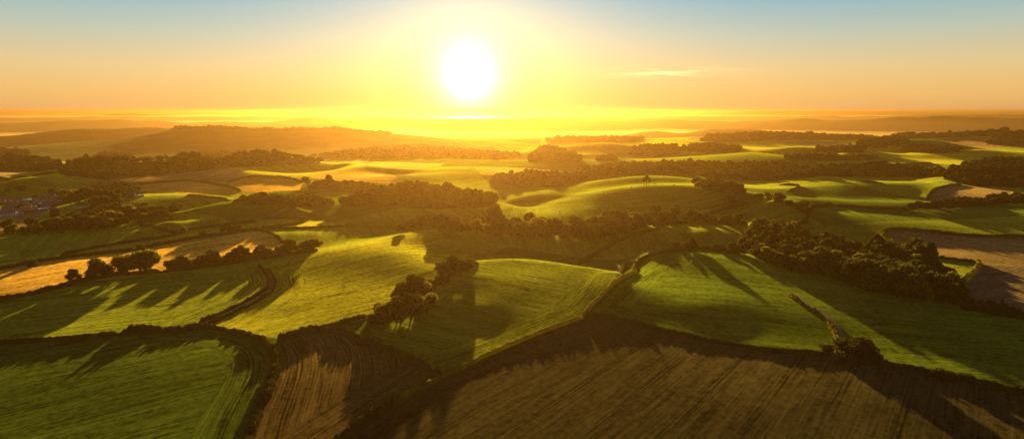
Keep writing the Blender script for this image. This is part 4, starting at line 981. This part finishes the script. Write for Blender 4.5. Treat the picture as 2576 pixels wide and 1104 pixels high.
def ex(t): return g.m('POWER', math.e, t)
g1 = glow(ex(g.m('MULTIPLY', g.m('POWER', g.m('DIVIDE', gam, 1.35), 1.12), -1.0)), (3.0, 3.0, 3.3))
g2 = glow(ex(g.m('DIVIDE', gam, -2.4)), (1.3, 1.1, .16))
g3 = glow(ex(g.m('DIVIDE', gam, -12.0)), (.27, .12, .012))
nish = g.n('ShaderNodeTexSky', sky_type='NISHITA', sun_disc=False, sun_elevation=SUN_EL, sun_rotation=SUN_AZ, dust_density=2.0, i_0=D) if False else g.n('ShaderNodeTexSky', sky_type='NISHITA')
nish.sun_disc = False; nish.sun_elevation = SUN_EL; nish.sun_rotation = SUN_AZ; nish.dust_density = 2.0
ns = g.scale(nish.outputs[0], .01)
# thin cirrus streak right of the sun
az_ = g.m('ARCTAN2', sep.outputs[0], sep.outputs[1])
cv = g.n('ShaderNodeCombineXYZ', i_0=g.m('MULTIPLY', az_, 14.0), i_1=g.m('MULTIPLY', g.m('ADD', el, g.m('MULTIPLY', az_, 3.0)), 3.2)).outputs[0]
cn = g.n('ShaderNodeTexNoise', i_Vector=cv, i_Scale=1.0, i_Detail=5.0, i_Roughness=.6).outputs[0]
win = ex(g.m('MULTIPLY', -1.0, g.m('ADD', g.m('POWER', g.m('DIVIDE', g.m('SUBTRACT', az_, .24), .075), 2.0), g.m('POWER', g.m('DIVIDE', g.m('SUBTRACT', el, 3.35), .38), 2.0))))
cl = glow(g.m('MULTIPLY', win, g.m('MAXIMUM', g.m('MULTIPLY', g.m('SUBTRACT', cn, .42), 3.0), 0.0)), (.75, .62, .28))
tot_ = g.v('ADD', g.v('ADD', g.v('ADD', ramp.outputs[0], g1), g.v('ADD', g2, g3)), g.v('ADD', ns, cl))
bg = g.n('ShaderNodeBackground', i_0=tot_, i_1=0.44)
wo = g.n('ShaderNodeOutputWorld'); g.link(bg.outputs[0], wo.inputs[0])

sun = bpy.data.lights.new('sun', 'SUN'); sun.energy = 5.0; sun.angle = R(.6); sun.color = (1.0, .74, .19)
so = bpy.data.objects.new('sun', sun); C.objects.link(so)
from mathutils import Vector
so.rotation_euler = Vector((sx, sy, sz)).to_track_quat('Z', 'Y').to_euler(); so.location = (0, 0, 500)

cam = bpy.data.cameras.new('camera'); co = bpy.data.objects.new('camera', cam); C.objects.link(co)
co.location = (0, 0, H); co.rotation_euler = (math.pi / 2 - TH, 0, 0)
cam.sensor_fit = 'HORIZONTAL'; cam.angle = 2 * math.atan(1288 / F); cam.clip_start = 1; cam.clip_end = 200000
SC.camera = co
SC.view_settings.view_transform = 'Standard'; SC.view_settings.look = 'None'; SC.view_settings.exposure = 1.2; SC.view_settings.gamma = 1
cy = SC.cycles
cy.max_bounces = 6; cy.diffuse_bounces = 2; cy.glossy_bounces = 2; cy.transmission_bounces = 4; cy.volume_bounces = 1; cy.transparent_max_bounces = 8
cy.use_denoising = True; cy.sample_clamp_indirect = 6
